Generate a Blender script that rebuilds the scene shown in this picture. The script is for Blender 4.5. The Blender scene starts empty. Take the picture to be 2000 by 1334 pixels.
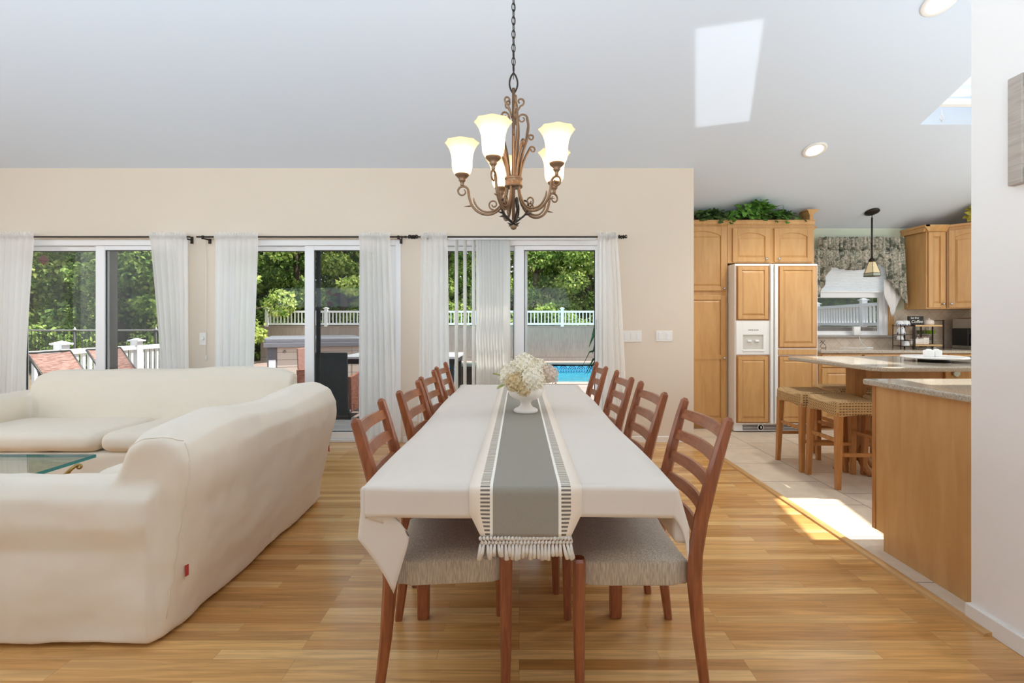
import bpy, bmesh, math, random
from mathutils import Vector, Matrix
R = random.Random(7)
pi = math.pi
sc = bpy.context.scene
col = sc.collection

# ---------------------------------------------------------------- camera, world, sun, exposure
F = 938.0                     # focal length in pixels of the 2000 px wide frame
cd = bpy.data.cameras.new('camera'); cam = bpy.data.objects.new('camera', cd); col.objects.link(cam)
cam.location = (0, 0, 1.2); cam.rotation_euler = (pi/2, 0, 0)
cd.sensor_width = 36.0; cd.lens = F*36.0/2000.0
cd.shift_x = -14/2000.0; cd.shift_y = -35/2000.0
cd.clip_start = 0.05; cd.clip_end = 300
sc.camera = cam

sc.view_settings.view_transform = 'Standard'
sc.view_settings.look = 'None'
sc.view_settings.gamma = 1.0
sc.view_settings.use_curve_mapping = False
sc.view_settings.exposure = 0.2
sc.cycles.max_bounces = 10
sc.cycles.diffuse_bounces = 6
sc.cycles.glossy_bounces = 4
sc.cycles.transparent_max_bounces = 24
sc.cycles.sample_clamp_indirect = 6.0
sc.cycles.caustics_reflective = False
sc.cycles.caustics_refractive = False

world = bpy.data.worlds.new('world'); sc.world = world; world.use_nodes = True
wn = world.node_tree.nodes; wl = world.node_tree.links
bg = wn['Background']
tc = wn.new('ShaderNodeTexCoord'); sx = wn.new('ShaderNodeSeparateXYZ'); cr = wn.new('ShaderNodeValToRGB')
mr = wn.new('ShaderNodeMapRange'); mr.inputs[1].default_value = -0.25; mr.inputs[2].default_value = 1.0
wl.new(tc.outputs['Generated'], sx.inputs[0]); wl.new(sx.outputs['Z'], mr.inputs[0]); wl.new(mr.outputs[0], cr.inputs[0])
cr.color_ramp.elements[0].position = 0.16; cr.color_ramp.elements[0].color = (0.50, 0.49, 0.46, 1)
cr.color_ramp.elements[1].position = 1.0; cr.color_ramp.elements[1].color = (0.62, 0.78, 1.0, 1)
e = cr.color_ramp.elements.new(0.22); e.color = (1.0, 1.0, 1.0, 1)
wl.new(cr.outputs[0], bg.inputs[0])
bg.inputs[1].default_value = 1.5

SUN = Vector((-0.487, 0.03, -1.0))          # direction the sunlight travels
sd = bpy.data.lights.new('sun', 'SUN'); sd.energy = 8.0; sd.angle = math.radians(0.6); sd.color = (1.0, 0.95, 0.87)
so = bpy.data.objects.new('sun', sd); col.objects.link(so); so.location = (6, 0, 12)
so.rotation_euler = SUN.to_track_quat('-Z', 'Y').to_euler()

# unseen fill lamps added for brightness, aimed at the ceiling or across the room
def fill_lamp(name, loc, rot, sx, sy, watts, c):
    l = bpy.data.lights.new(name, 'AREA'); l.shape = 'RECTANGLE'; l.size = sx; l.size_y = sy; l.energy = watts; l.color = c
    o = bpy.data.objects.new(name, l); col.objects.link(o); o.location = loc; o.rotation_euler = rot; return o
UPC = (.76, .89, 1.0)
fill_lamp('room_fill_up', (-2.2, -0.1, 1.75), (math.radians(158), 0, 0), 6.4, 1.2, 190, UPC)
fill_lamp('side_fill', (-6.38, 0.7, 1.5), (pi/2, 0, -pi/2), 4.4, 1.9, 42, (.94, .97, 1.0))
fill_lamp('kitchen_fill_up', (3.6, 1.9, 2.2), (math.radians(158), 0, 0), 2.6, 1.2, 26, UPC)
fill_lamp('kitchen_fill_side', (5.55, 3.2, 1.7), (pi/2, 0, pi/2), 2.6, 1.5, 36, (.95, .97, 1.0))

# ---------------------------------------------------------------- helpers
def WX(px, Y): return (px-1014.0)*Y/F
def WZ(py, Y): return 1.2-(py-632.0)*Y/F
def zc(y):                                   # underside of the vaulted ceiling
    return 2.77+0.37*(4.85-y) if y >= 0.5 else 4.3795-0.10*(0.5-y)

class MB:
    def __init__(s): s.v = []; s.f = []; s.sm = []; s.mi = []; s.cur = 0
    def add(s, vs, fs, smooth=False):
        b = len(s.v); s.v.extend([tuple(p) for p in vs])
        for f in fs:
            s.f.append(tuple(b+i for i in f)); s.sm.append(smooth); s.mi.append(s.cur)
        return s
    def box(s, x0, x1, y0, y1, z0, z1, M=None):
        vs = [Vector((x, y, z)) for z in (z0, z1) for y in (y0, y1) for x in (x0, x1)]
        if M is not None: vs = [M @ p for p in vs]
        return s.add(vs, [(0,2,3,1),(4,5,7,6),(0,1,5,4),(2,6,7,3),(0,4,6,2),(1,3,7,5)])
    def prism(s, poly, a0, a1, axis='y', M=None, smooth=False):
        n = len(poly)
        def mk(p, a):
            if axis == 'y': return Vector((p[0], a, p[1]))
            if axis == 'x': return Vector((a, p[0], p[1]))
            return Vector((p[0], p[1], a))
        vs = [mk(p, a0) for p in poly]+[mk(p, a1) for p in poly]
        if M is not None: vs = [M @ p for p in vs]
        b = len(s.v); s.v.extend([tuple(p) for p in vs])
        for f in [tuple(range(n-1, -1, -1)), tuple(range(n, 2*n))]:
            s.f.append(tuple(b+i for i in f)); s.sm.append(False); s.mi.append(s.cur)
        for i in range(n):
            j = (i+1) % n
            s.f.append((b+i, b+j, b+n+j, b+n+i)); s.sm.append(smooth); s.mi.append(s.cur)
        return s
    def lathe(s, prof, seg=24, c=(0,0,0), M=None, smooth=True, lob=None, cap0=True, cap1=True):
        vs = []
        for (r, z) in prof:
            for i in range(seg):
                a = 2*pi*i/seg
                rr = r*(1 if lob is None else lob(a, z))
                p = Vector((rr*math.cos(a), rr*math.sin(a), z))
                if M is not None: p = M @ p
                vs.append(p+Vector(c))
        fs = []
        for k in range(len(prof)-1):
            for i in range(seg):
                j = (i+1) % seg
                fs.append((k*seg+i, k*seg+j, (k+1)*seg+j, (k+1)*seg+i))
        s.add(vs, fs, smooth)
        b = len(s.v)-len(vs)
        if cap0: s.f.append(tuple(b+i for i in range(seg-1, -1, -1))); s.sm.append(False); s.mi.append(s.cur)
        if cap1: s.f.append(tuple(b+(len(prof)-1)*seg+i for i in range(seg))); s.sm.append(False); s.mi.append(s.cur)
        return s
    def tube(s, pts, r, seg=8, sy=1.0, cap=True, closed=False):
        pts = [Vector(p) for p in pts]; n = len(pts)
        rr = r if isinstance(r, (list, tuple)) else [r]*n
        vs = []; up = None
        for i, p in enumerate(pts):
            if closed: t = pts[(i+1) % n]-pts[i-1]
            else: t = (pts[min(i+1, n-1)]-pts[max(i-1, 0)])
            if t.length < 1e-9: t = Vector((0, 0, 1))
            t.normalize()
            if up is None:
                up = Vector((0, 0, 1)) if abs(t.z) < 0.9 else Vector((1, 0, 0))
            a = up-t*up.dot(t)
            if a.length < 1e-6: a = t.orthogonal()
            a.normalize(); b = t.cross(a); up = a
            for k in range(seg):
                q = 2*pi*(k+0.5)/seg
                vs.append(p+a*math.cos(q)*rr[i]*sy+b*math.sin(q)*rr[i])
        fs = []
        for i in range(n if closed else n-1):
            i2 = (i+1) % n
            for k in range(seg):
                j = (k+1) % seg
                fs.append((i*seg+k, i*seg+j, i2*seg+j, i2*seg+k))
        if cap and not closed:
            fs.append(tuple(range(seg-1, -1, -1))); fs.append(tuple((n-1)*seg+k for k in range(seg)))
        return s.add(vs, fs, seg > 4)
    def tubes(s, pts, r, seg=8, sy=1.0, n=4):
        """tube along a Catmull-Rom curve through the points"""
        P = [Vector(q) for q in pts]; rr = list(r) if isinstance(r, (list, tuple)) else [r]*len(P); o = []; ro = []
        for i in range(len(P)-1):
            a, b, c, d = P[max(i-1, 0)], P[i], P[i+1], P[min(i+2, len(P)-1)]
            for k in range(n):
                t = k/n; o.append(.5*((2*b)+(c-a)*t+(2*a-5*b+4*c-d)*t*t+(3*b-a-3*c+d)*t**3)); ro.append(rr[i]+(rr[i+1]-rr[i])*t)
        return s.tube(o+[P[-1]], ro+[rr[-1]], seg, sy)
    def loft(s, rings, smooth=False, cap=True):
        n = len(rings[0]); vs = [p for r in rings for p in r]; fs = []
        for i in range(len(rings)-1):
            for k in range(n):
                j = (k+1) % n
                fs.append((i*n+k, i*n+j, (i+1)*n+j, (i+1)*n+k))
        if cap:
            fs.append(tuple(range(n-1, -1, -1))); fs.append(tuple((len(rings)-1)*n+k for k in range(n)))
        return s.add(vs, fs, smooth)
    def grid(s, nu, nv, fn, smooth=True, wrap=False):
        vs = [fn(i/(nu if wrap else nu-1), j/(nv-1)) for j in range(nv) for i in range(nu)]
        fs = []
        for j in range(nv-1):
            for i in range(nu if wrap else nu-1):
                k = (i+1) % nu
                fs.append((j*nu+i, j*nu+k, (j+1)*nu+k, (j+1)*nu+i))
        return s.add(vs, fs, smooth)
    def ball(s, c, r, su=14, sv=9, sz=1.0):
        prof = [(max(1e-4, r*math.sin(pi*k/(sv-1))), -r*sz*math.cos(pi*k/(sv-1))) for k in range(sv)]
        return s.lathe(prof, su, c, cap0=False, cap1=False)
    def cyl(s, p0, p1, r, seg=16, r2=None):
        return s.tube([p0, p1], [r, r if r2 is None else r2], seg)

def build(mb, name, mats, parent=None, local=False, loc=None, bevel=None, bseg=2, sub=0, solid=None):
    if not isinstance(mats, (list, tuple)): mats = [mats]
    off = Vector((0, 0, 0))
    if parent is not None and not local:
        q = parent
        while q is not None: off += q.location; q = q.parent
    elif loc is not None and not local: off = Vector(loc)
    me = bpy.data.meshes.new(name)
    me.from_pydata([(p[0]-off.x, p[1]-off.y, p[2]-off.z) for p in mb.v], [], mb.f)
    me.polygons.foreach_set('use_smooth', mb.sm)
    if max(mb.mi, default=0) > 0: me.polygons.foreach_set('material_index', mb.mi)
    for m in mats: me.materials.append(m)
    me.update()
    o = bpy.data.objects.new(name, me); col.objects.link(o)
    if parent is not None: o.parent = parent
    elif loc is not None: o.location = loc
    if solid:
        md = o.modifiers.new('solid', 'SOLIDIFY'); md.thickness = solid; md.offset = 0
    if bevel:
        md = o.modifiers.new('bevel', 'BEVEL'); md.width = bevel; md.segments = bseg; md.limit_method = 'ANGLE'; md.angle_limit = math.radians(35)
    if sub:
        md = o.modifiers.new('sub', 'SUBSURF'); md.levels = sub; md.render_levels = sub
    return o

def tag(o, label=None, cat=None, group=None, kind=None):
    if label: o['label'] = label
    if cat: o['category'] = cat
    if group: o['group'] = group
    if kind: o['kind'] = kind
    return o
def thing(name, label, cat, loc=(0,0,0), rz=0.0, group=None):
    o = bpy.data.objects.new(name, None); col.objects.link(o); o.location = loc; o.rotation_euler = (0, 0, rz)
    o.empty_display_size = 0.1
    return tag(o, label, cat, group)
def struct(mb, name, m, label=None, parent=None, **k):
    o = build(mb, name, m, parent, **k)
    if parent is None: tag(o, label or name.replace('_', ' '), name.split('_')[0], None, 'structure')
    return o
def struct_root(name, label, cat, loc=(0,0,0)):
    return tag(thing(name, label, cat, loc), kind='structure')
def dup(root, loc, rz, label, group=None):
    def cp(o, par):
        c = o.copy(); col.objects.link(c)
        if par is not None: c.parent = par
        for ch in o.children: cp(ch, c)
        return c
    r = cp(root, None); r.location = loc; r.rotation_euler = (0, 0, rz); r['label'] = label
    if group: r['group'] = group
    return r

# ---------------------------------------------------------------- materials
def nmat(name):
    m = bpy.data.materials.new(name); m.use_nodes = True
    nt = m.node_tree; return m, nt, nt.nodes, nt.links, nt.nodes['Principled BSDF']
def mat(name, c, rough=0.5, metal=0.0, noise=0.0, nscale=20.0, bump=0.0, bscale=200.0, spec=0.5, sheen=0.0, emit=None, estr=0.0, coat=0.0):
    m, nt, N, L, b = nmat(name)
    b.inputs['Base Color'].default_value = (*c, 1); b.inputs['Roughness'].default_value = rough; b.inputs['Metallic'].default_value = metal
    b.inputs['Specular IOR Level'].default_value = spec
    if sheen: b.inputs['Sheen Weight'].default_value = sheen
    if coat: b.inputs['Coat Weight'].default_value = coat; b.inputs['Coat Roughness'].default_value = 0.15
    if emit: b.inputs['Emission Color'].default_value = (*emit, 1); b.inputs['Emission Strength'].default_value = estr
    if noise or bump: t = N.new('ShaderNodeTexCoord')
    if noise:
        n = N.new('ShaderNodeTexNoise'); n.inputs['Scale'].default_value = nscale; n.inputs['Detail'].default_value = 4
        L.new(t.outputs['Object'], n.inputs['Vector'])
        x = N.new('ShaderNodeMapRange'); x.inputs[3].default_value = 1-noise; x.inputs[4].default_value = 1+noise
        L.new(n.outputs['Fac'], x.inputs[0])
        mu = N.new('ShaderNodeVectorMath'); mu.operation = 'SCALE'; mu.inputs[0].default_value = c
        L.new(x.outputs[0], mu.inputs['Scale']); L.new(mu.outputs[0], b.inputs['Base Color'])
    if bump:
        n2 = N.new('ShaderNodeTexNoise'); n2.inputs['Scale'].default_value = bscale; n2.inputs['Detail'].default_value = 3
        L.new(t.outputs['Object'], n2.inputs['Vector'])
        bp = N.new('ShaderNodeBump'); bp.inputs['Strength'].default_value = bump; bp.inputs['Distance'].default_value = 0.01
        L.new(n2.outputs['Fac'], bp.inputs['Height']); L.new(bp.outputs[0], b.inputs['Normal'])
    return m
def wood(name, c1, c2, axis='z', rough=0.4, scale=6.0, coat=0.0, cross=9.0):
    m, nt, N, L, b = nmat(name)
    t = N.new('ShaderNodeTexCoord'); mp = N.new('ShaderNodeMapping')
    s = {'x': (1, cross, cross), 'y': (cross, 1, cross), 'z': (cross, cross, 1)}[axis]
    mp.inputs['Scale'].default_value = s
    L.new(t.outputs['Object'], mp.inputs['Vector'])
    n = N.new('ShaderNodeTexNoise'); n.inputs['Scale'].default_value = scale; n.inputs['Detail'].default_value = 6; n.inputs['Distortion'].default_value = 0.6
    L.new(mp.outputs[0], n.inputs['Vector'])
    r = N.new('ShaderNodeValToRGB'); r.color_ramp.elements[0].position = 0.3; r.color_ramp.elements[1].position = 0.72
    r.color_ramp.elements[0].color = (*c1, 1); r.color_ramp.elements[1].color = (*c2, 1)
    L.new(n.outputs['Fac'], r.inputs[0]); L.new(r.outputs[0], b.inputs['Base Color'])
    b.inputs['Roughness'].default_value = rough
    if coat: b.inputs['Coat Weight'].default_value = coat; b.inputs['Coat Roughness'].default_value = 0.2
    return m
def s2l(r, g, b):
    f = lambda c: (c/255/12.92) if c/255 <= 0.04045 else ((c/255+0.055)/1.055)**2.4
    return (f(r), f(g), f(b))
def glass(name, tint=(1,1,1), refl=0.6):
    m, nt, N, L, b = nmat(name); N.remove(b)
    tr = N.new('ShaderNodeBsdfTransparent'); tr.inputs[0].default_value = (*tint, 1)
    gl = N.new('ShaderNodeBsdfGlossy'); gl.inputs['Roughness'].default_value = 0.02
    fr = N.new('ShaderNodeFresnel'); fr.inputs[0].default_value = 1.45
    mu = N.new('ShaderNodeMath'); mu.operation = 'MULTIPLY'; mu.inputs[1].default_value = refl
    mx = N.new('ShaderNodeMixShader'); L.new(fr.outputs[0], mu.inputs[0]); L.new(mu.outputs[0], mx.inputs[0])
    L.new(tr.outputs[0], mx.inputs[1]); L.new(gl.outputs[0], mx.inputs[2]); L.new(mx.outputs[0], N['Material Output'].inputs[0])
    return m
def sheer(name, c, alpha, trans=0.5):
    m, nt, N, L, b = nmat(name); N.remove(b)
    tr = N.new('ShaderNodeBsdfTransparent'); d = N.new('ShaderNodeBsdfDiffuse'); d.inputs[0].default_value = (*c, 1)
    t2 = N.new('ShaderNodeBsdfTranslucent'); t2.inputs[0].default_value = (*c, 1)
    m1 = N.new('ShaderNodeMixShader'); m1.inputs[0].default_value = trans; L.new(d.outputs[0], m1.inputs[1]); L.new(t2.outputs[0], m1.inputs[2])
    m2 = N.new('ShaderNodeMixShader'); m2.inputs[0].default_value = alpha; L.new(tr.outputs[0], m2.inputs[1]); L.new(m1.outputs[0], m2.inputs[2])
    L.new(m2.outputs[0], N['Material Output'].inputs[0]); return m
def leafmat(name, c1, c2, scale=1.2, trans=0.35):
    m, nt, N, L, b = nmat(name); N.remove(b)
    t = N.new('ShaderNodeTexCoord'); n = N.new('ShaderNodeTexNoise'); n.inputs['Scale'].default_value = scale; n.inputs['Detail'].default_value = 5
    n.inputs['Roughness'].default_value = 0.8
    L.new(t.outputs['Object'], n.inputs['Vector'])
    r = N.new('ShaderNodeValToRGB'); r.color_ramp.elements[0].position = 0.32; r.color_ramp.elements[1].position = 0.68
    r.color_ramp.elements[0].color = (*c1, 1); r.color_ramp.elements[1].color = (*c2, 1)
    L.new(n.outputs['Fac'], r.inputs[0])
    d = N.new('ShaderNodeBsdfDiffuse'); tl = N.new('ShaderNodeBsdfTranslucent')
    L.new(r.outputs[0], d.inputs[0]); L.new(r.outputs[0], tl.inputs[0])
    mx = N.new('ShaderNodeMixShader'); mx.inputs[0].default_value = trans; L.new(d.outputs[0], mx.inputs[1]); L.new(tl.outputs[0], mx.inputs[2])
    L.new(mx.outputs[0], N['Material Output'].inputs[0]); return m

def planks(name, cols, width, length, rough, along='x', gap=0.0012, coat=0.0, gapcol=(0.12, 0.07, 0.03), grain=0.18):
    """boards laid along an axis: brick cells give each board its own tone, stretched noise gives the grain"""
    m, nt, N, L, b = nmat(name)
    t = N.new('ShaderNodeTexCoord'); mp = N.new('ShaderNodeMapping')
    if along == 'y': mp.inputs['Rotation'].default_value = (0, 0, pi/2)
    if along == 'z': mp.inputs['Rotation'].default_value = (0, pi/2, 0)
    L.new(t.outputs['Object'], mp.inputs['Vector'])
    br = N.new('ShaderNodeTexBrick'); br.offset = 0.37; br.offset_frequency = 3; br.squash = 1.0
    br.inputs['Scale'].default_value = 1.0; br.inputs['Brick Width'].default_value = length; br.inputs['Row Height'].default_value = width
    br.inputs['Mortar Size'].default_value = gap; br.inputs['Mortar Smooth'].default_value = 0.2
    br.inputs['Color1'].default_value = (0, 0, 0, 1); br.inputs['Color2'].default_value = (1, 1, 1, 1); br.inputs['Bias'].default_value = 0.0
    br.inputs['Mortar'].default_value = (0.5, 0.5, 0.5, 1)
    L.new(mp.outputs[0], br.inputs['Vector'])
    r = N.new('ShaderNodeValToRGB')
    els = r.color_ramp.elements
    els[0].position = 0.0; els[0].color = (*cols[0], 1); els[1].position = 1.0; els[1].color = (*cols[-1], 1)
    for i, c in enumerate(cols[1:-1]):
        q = els.new((i+1)/(len(cols)-1)); q.color = (*c, 1)
    L.new(br.outputs['Color'], r.inputs[0])
    m2 = N.new('ShaderNodeMapping'); m2.inputs['Scale'].default_value = (1.6, 28, 28)
    L.new(mp.outputs[0], m2.inputs['Vector'])
    va = N.new('ShaderNodeVectorMath'); va.operation = 'ADD'; sc2 = N.new('ShaderNodeVectorMath'); sc2.operation = 'SCALE'; sc2.inputs['Scale'].default_value = 37.0
    L.new(br.outputs['Color'], sc2.inputs[0]); L.new(m2.outputs[0], va.inputs[0]); L.new(sc2.outputs[0], va.inputs[1])
    n = N.new('ShaderNodeTexNoise'); n.inputs['Scale'].default_value = 1.6; n.inputs['Detail'].default_value = 6; n.inputs['Distortion'].default_value = 1.2
    L.new(va.outputs[0], n.inputs['Vector'])
    x = N.new('ShaderNodeMapRange'); x.inputs[1].default_value = 0.3; x.inputs[2].default_value = 0.7; x.inputs[3].default_value = 1-grain; x.inputs[4].default_value = 1+grain
    L.new(n.outputs['Fac'], x.inputs[0])
    mu = N.new('ShaderNodeVectorMath'); mu.operation = 'SCALE'; L.new(r.outputs[0], mu.inputs[0]); L.new(x.outputs[0], mu.inputs['Scale'])
    mg = N.new('ShaderNodeMixRGB'); mg.inputs[2].default_value = (*gapcol, 1)
    L.new(br.outputs['Fac'], mg.inputs[0]); L.new(mu.outputs[0], mg.inputs[1]); L.new(mg.outputs[0], b.inputs['Base Color'])
    b.inputs['Roughness'].default_value = rough
    if coat: b.inputs['Coat Weight'].default_value = coat; b.inputs['Coat Roughness'].default_value = 0.12
    return m

def linenmat():
    m = mat('cream_slipcover', s2l(233, 223, 206), 0.88, bump=0.05, bscale=500, sheen=0.2, spec=0.2)
    nt = m.node_tree; N, L = nt.nodes, nt.links; b = N['Principled BSDF']
    t = N.new('ShaderNodeTexCoord'); n = N.new('ShaderNodeTexNoise'); n.inputs['Scale'].default_value = 4.0; n.inputs['Detail'].default_value = 3; n.inputs['Distortion'].default_value = .3
    mp = N.new('ShaderNodeMapping'); mp.inputs['Rotation'].default_value = (.5, .4, .6); mp.inputs['Scale'].default_value = (1, 2.2, .8)
    L.new(t.outputs['Object'], mp.inputs['Vector']); L.new(mp.outputs[0], n.inputs['Vector'])
    bp = N.new('ShaderNodeBump'); bp.inputs['Strength'].default_value = .22; bp.inputs['Distance'].default_value = .03; L.new(n.outputs['Fac'], bp.inputs['Height'])
    old = b.inputs['Normal'].links[0].from_node; L.new(bp.outputs[0], old.inputs['Normal']); return m
M = {}
M['wall'] = mat('wall_paint', s2l(224, 211, 194), 0.75, noise=0.02, nscale=3, bump=0.02, bscale=300, spec=0.3)
M['wall_grey'] = mat('wall_paint_side', s2l(242, 240, 237), 0.75, noise=0.015, nscale=3, spec=0.3)
M['wall_green'] = mat('kitchen_paint', s2l(205, 214, 196), 0.75, spec=0.3)
M['ceil'] = mat('ceiling_paint', s2l(212, 221, 233), 0.8, spec=0.25)
M['trim'] = mat('trim_white', s2l(236, 233, 227), 0.45)
M['vinyl'] = mat('white_vinyl', s2l(240, 241, 243), 0.35)
M['oak'] = planks('oak_floor', [s2l(182,128,70), s2l(204,152,90), s2l(216,168,104), s2l(196,142,80), s2l(228,184,122), s2l(174,120,64)], 0.052, 0.80, 0.27, 'x', 0.0005, coat=0.25, gapcol=(0.22, 0.13, 0.06), grain=.22)
M['oakstrip'] = wood('oak_strip', s2l(186,138,84), s2l(210,168,112), 'y', 0.35, 5)
M['maple'] = wood('maple_cabinet', s2l(196,148,92), s2l(210,165,108), 'z', 0.38, 3.0, cross=6)
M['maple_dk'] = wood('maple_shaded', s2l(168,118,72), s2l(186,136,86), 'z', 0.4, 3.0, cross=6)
M['teak'] = wood('teak', s2l(124,66,38), s2l(164,96,58), 'z', 0.33, 8, coat=0.25)
M['teak_y'] = wood('teak_slat', s2l(134,76,46), s2l(172,106,66), 'y', 0.3, 8, coat=0.35)
M['stoolwood'] = wood('stool_wood', s2l(168,112,60), s2l(190,134,78), 'z', 0.4, 6)
M['black'] = mat('black_plastic', (0.015, 0.015, 0.016), 0.4)
M['black_strip'] = mat('dark_screen_frame', (0.03, 0.03, 0.032), 0.5)
M['screenbar'] = mat('bronze_screen_bar', s2l(120,112,104), 0.5)
M['glass'] = glass('window_glass', (0.97, 0.985, 0.98), 0.14)
M['screen'] = sheer('insect_screen', (0.05, 0.05, 0.055), 0.22, 0.0)
M['screen2'] = sheer('window_screen', (0.03, 0.035, 0.05), 0.32, 0.0)
M['sheer'] = sheer('sheer_curtain', (0.99, 0.985, 0.965), 0.95, 0.6)
M['vane'] = sheer('blind_vane', (0.97, 0.965, 0.93), 0.985, 0.5)
M['chrome'] = mat('brushed_metal', (0.55, 0.55, 0.55), 0.25, 1.0)
M['pewter'] = mat('pewter', (0.25, 0.24, 0.22), 0.4, 0.9)
M['iron'] = mat('dark_iron', (0.035, 0.028, 0.024), 0.45, 0.6)
M['bronze'] = mat('bronze_finish', s2l(124, 98, 74), 0.42, 0.55, noise=0.25, nscale=30)
M['linen'] = linenmat()
M['redtag'] = mat('red_label', s2l(190, 60, 60), 0.7)
M['cloth'] = mat('white_tablecloth', s2l(224, 214, 202), 0.85, bump=0.06, bscale=400, sheen=0.15, spec=0.2)
M['white'] = mat('white_gloss', (0.85, 0.85, 0.84), 0.25)
M['ceramic'] = mat('cream_ceramic', s2l(240, 232, 222), 0.3)
M['white_app'] = mat('white_enamel', s2l(240, 239, 235), 0.3)
M['brass'] = mat('antique_brass', s2l(190, 160, 100), 0.3, 0.9, noise=0.1, nscale=30)
M['foot'] = mat('dark_foot', (0.03, 0.02, 0.016), 0.4)
# ---------------------------------------------------------------- room shell
M['wall_dark'] = wood('rear_wall_dark', (.035, .022, .014), (.06, .038, .024), 'z', .6)  # unseen rear wall made dark to weaken light bounced back into the room
def tilemat():
    m, nt, N, L, b = nmat('stone_tile')
    t = N.new('ShaderNodeTexCoord'); mp = N.new('ShaderNodeMapping')
    # columns run towards +Y, every other column slipped by half a tile: swap axes so the rows of the brick texture are the columns
    mp.inputs['Rotation'].default_value = (0, 0, -pi/2); mp.inputs['Location'].default_value = (0.0, 0.0, 0)
    L.new(t.outputs['Object'], mp.inputs['Vector'])
    br = N.new('ShaderNodeTexBrick'); br.offset = 0.46; br.inputs['Scale'].default_value = 1.0
    br.inputs['Brick Width'].default_value = 0.474; br.inputs['Row Height'].default_value = 0.477
    br.inputs['Mortar Size'].default_value = 0.0045; br.inputs['Mortar Smooth'].default_value = 0.3
    br.inputs['Color1'].default_value = (*s2l(226, 210, 188), 1); br.inputs['Color2'].default_value = (*s2l(216, 200, 178), 1)
    br.inputs['Mortar'].default_value = (*s2l(150, 138, 124), 1)
    L.new(mp.outputs[0], br.inputs['Vector'])
    n = N.new('ShaderNodeTexNoise'); n.inputs['Scale'].default_value = 7; n.inputs['Detail'].default_value = 7; n.inputs['Roughness'].default_value = 0.65
    L.new(t.outputs['Object'], n.inputs['Vector'])
    x = N.new('ShaderNodeMapRange'); x.inputs[1].default_value = 0.3; x.inputs[2].default_value = 0.7; x.inputs[3].default_value = 0.86; x.inputs[4].default_value = 1.06
    L.new(n.outputs['Fac'], x.inputs[0])
    mu = N.new('ShaderNodeVectorMath'); mu.operation = 'SCALE'; L.new(br.outputs['Color'], mu.inputs[0]); L.new(x.outputs[0], mu.inputs['Scale'])
    L.new(mu.outputs[0], b.inputs['Base Color']); b.inputs['Roughness'].default_value = 0.4
    return m
M['tile'] = tilemat()
def backsplash():
    m, nt, N, L, b = nmat('backsplash_tile')
    t = N.new('ShaderNodeTexCoord'); mp = N.new('ShaderNodeMapping')
    mp.inputs['Rotation'].default_value = (pi/2, 0, 0)
    mp2 = N.new('ShaderNodeMapping'); mp2.inputs['Rotation'].default_value = (0, 0, pi/4)
    L.new(t.outputs['Object'], mp.inputs['Vector']); L.new(mp.outputs[0], mp2.inputs['Vector'])
    br = N.new('ShaderNodeTexBrick'); br.offset = 0.0; br.inputs['Scale'].default_value = 1.0
    br.inputs['Brick Width'].default_value = 0.105; br.inputs['Row Height'].default_value = 0.105; br.inputs['Mortar Size'].default_value = 0.003
    br.inputs['Color1'].default_value = (*s2l(216, 200, 180), 1); br.inputs['Color2'].default_value = (*s2l(206, 188, 168), 1); br.inputs['Mortar'].default_value = (*s2l(190, 172, 152), 1)
    L.new(mp2.outputs[0], br.inputs['Vector'])
    n = N.new('ShaderNodeTexNoise'); n.inputs['Scale'].default_value = 14; n.inputs['Detail'].default_value = 5
    L.new(t.outputs['Object'], n.inputs['Vector'])
    x = N.new('ShaderNodeMapRange'); x.inputs[3].default_value = 0.85; x.inputs[4].default_value = 1.1; L.new(n.outputs['Fac'], x.inputs[0])
    mu = N.new('ShaderNodeVectorMath'); mu.operation = 'SCALE'; L.new(br.outputs['Color'], mu.inputs[0]); L.new(x.outputs[0], mu.inputs['Scale'])
    L.new(mu.outputs[0], b.inputs['Base Color']); b.inputs['Roughness'].default_value = 0.45
    return m
M['splash'] = backsplash()

struct(MB().box(-6.4, 1.80, -3, 4.99, -0.12, 0.0).box(1.80, 1.95, -3, 1.86, -0.12, 0.0), 'floor', M['oak'], 'honey oak strip floor of the dining and living area')
fk = MB().box(1.82, 5.7, 1.86, 6.05, -0.12, 0.003).box(1.95, 5.7, 1.0, 1.86, -.12, .003).box(1.76, 1.82, 4.855, 5.95, -0.12, 0.003)
struct(MB().box(-12, 10, -14, -3.02, -.14, -.02), 'floor_bounce', mat('pale_bounce', (.72, .72, .70), .8), 'added pale bounce surface behind the viewer')  # unseen pale slab added to bounce sunlight up to the ceiling
o = struct(fk, 'floor_kitchen', M['tile'], 'beige stone tile floor of the kitchen', loc=(2.28-0.477*4, 3.861-0.474*8, 0))
tr = MB().prism([(1.778, 0.0), (1.783, 0.011), (1.797, 0.016), (1.812, 0.016), (1.828, 0.009), (1.83, 0.0)], 1.84, 4.85)
struct(tr, 'trim_1', M['oakstrip'], 'oak threshold strip between wood and tile floor')

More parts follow.
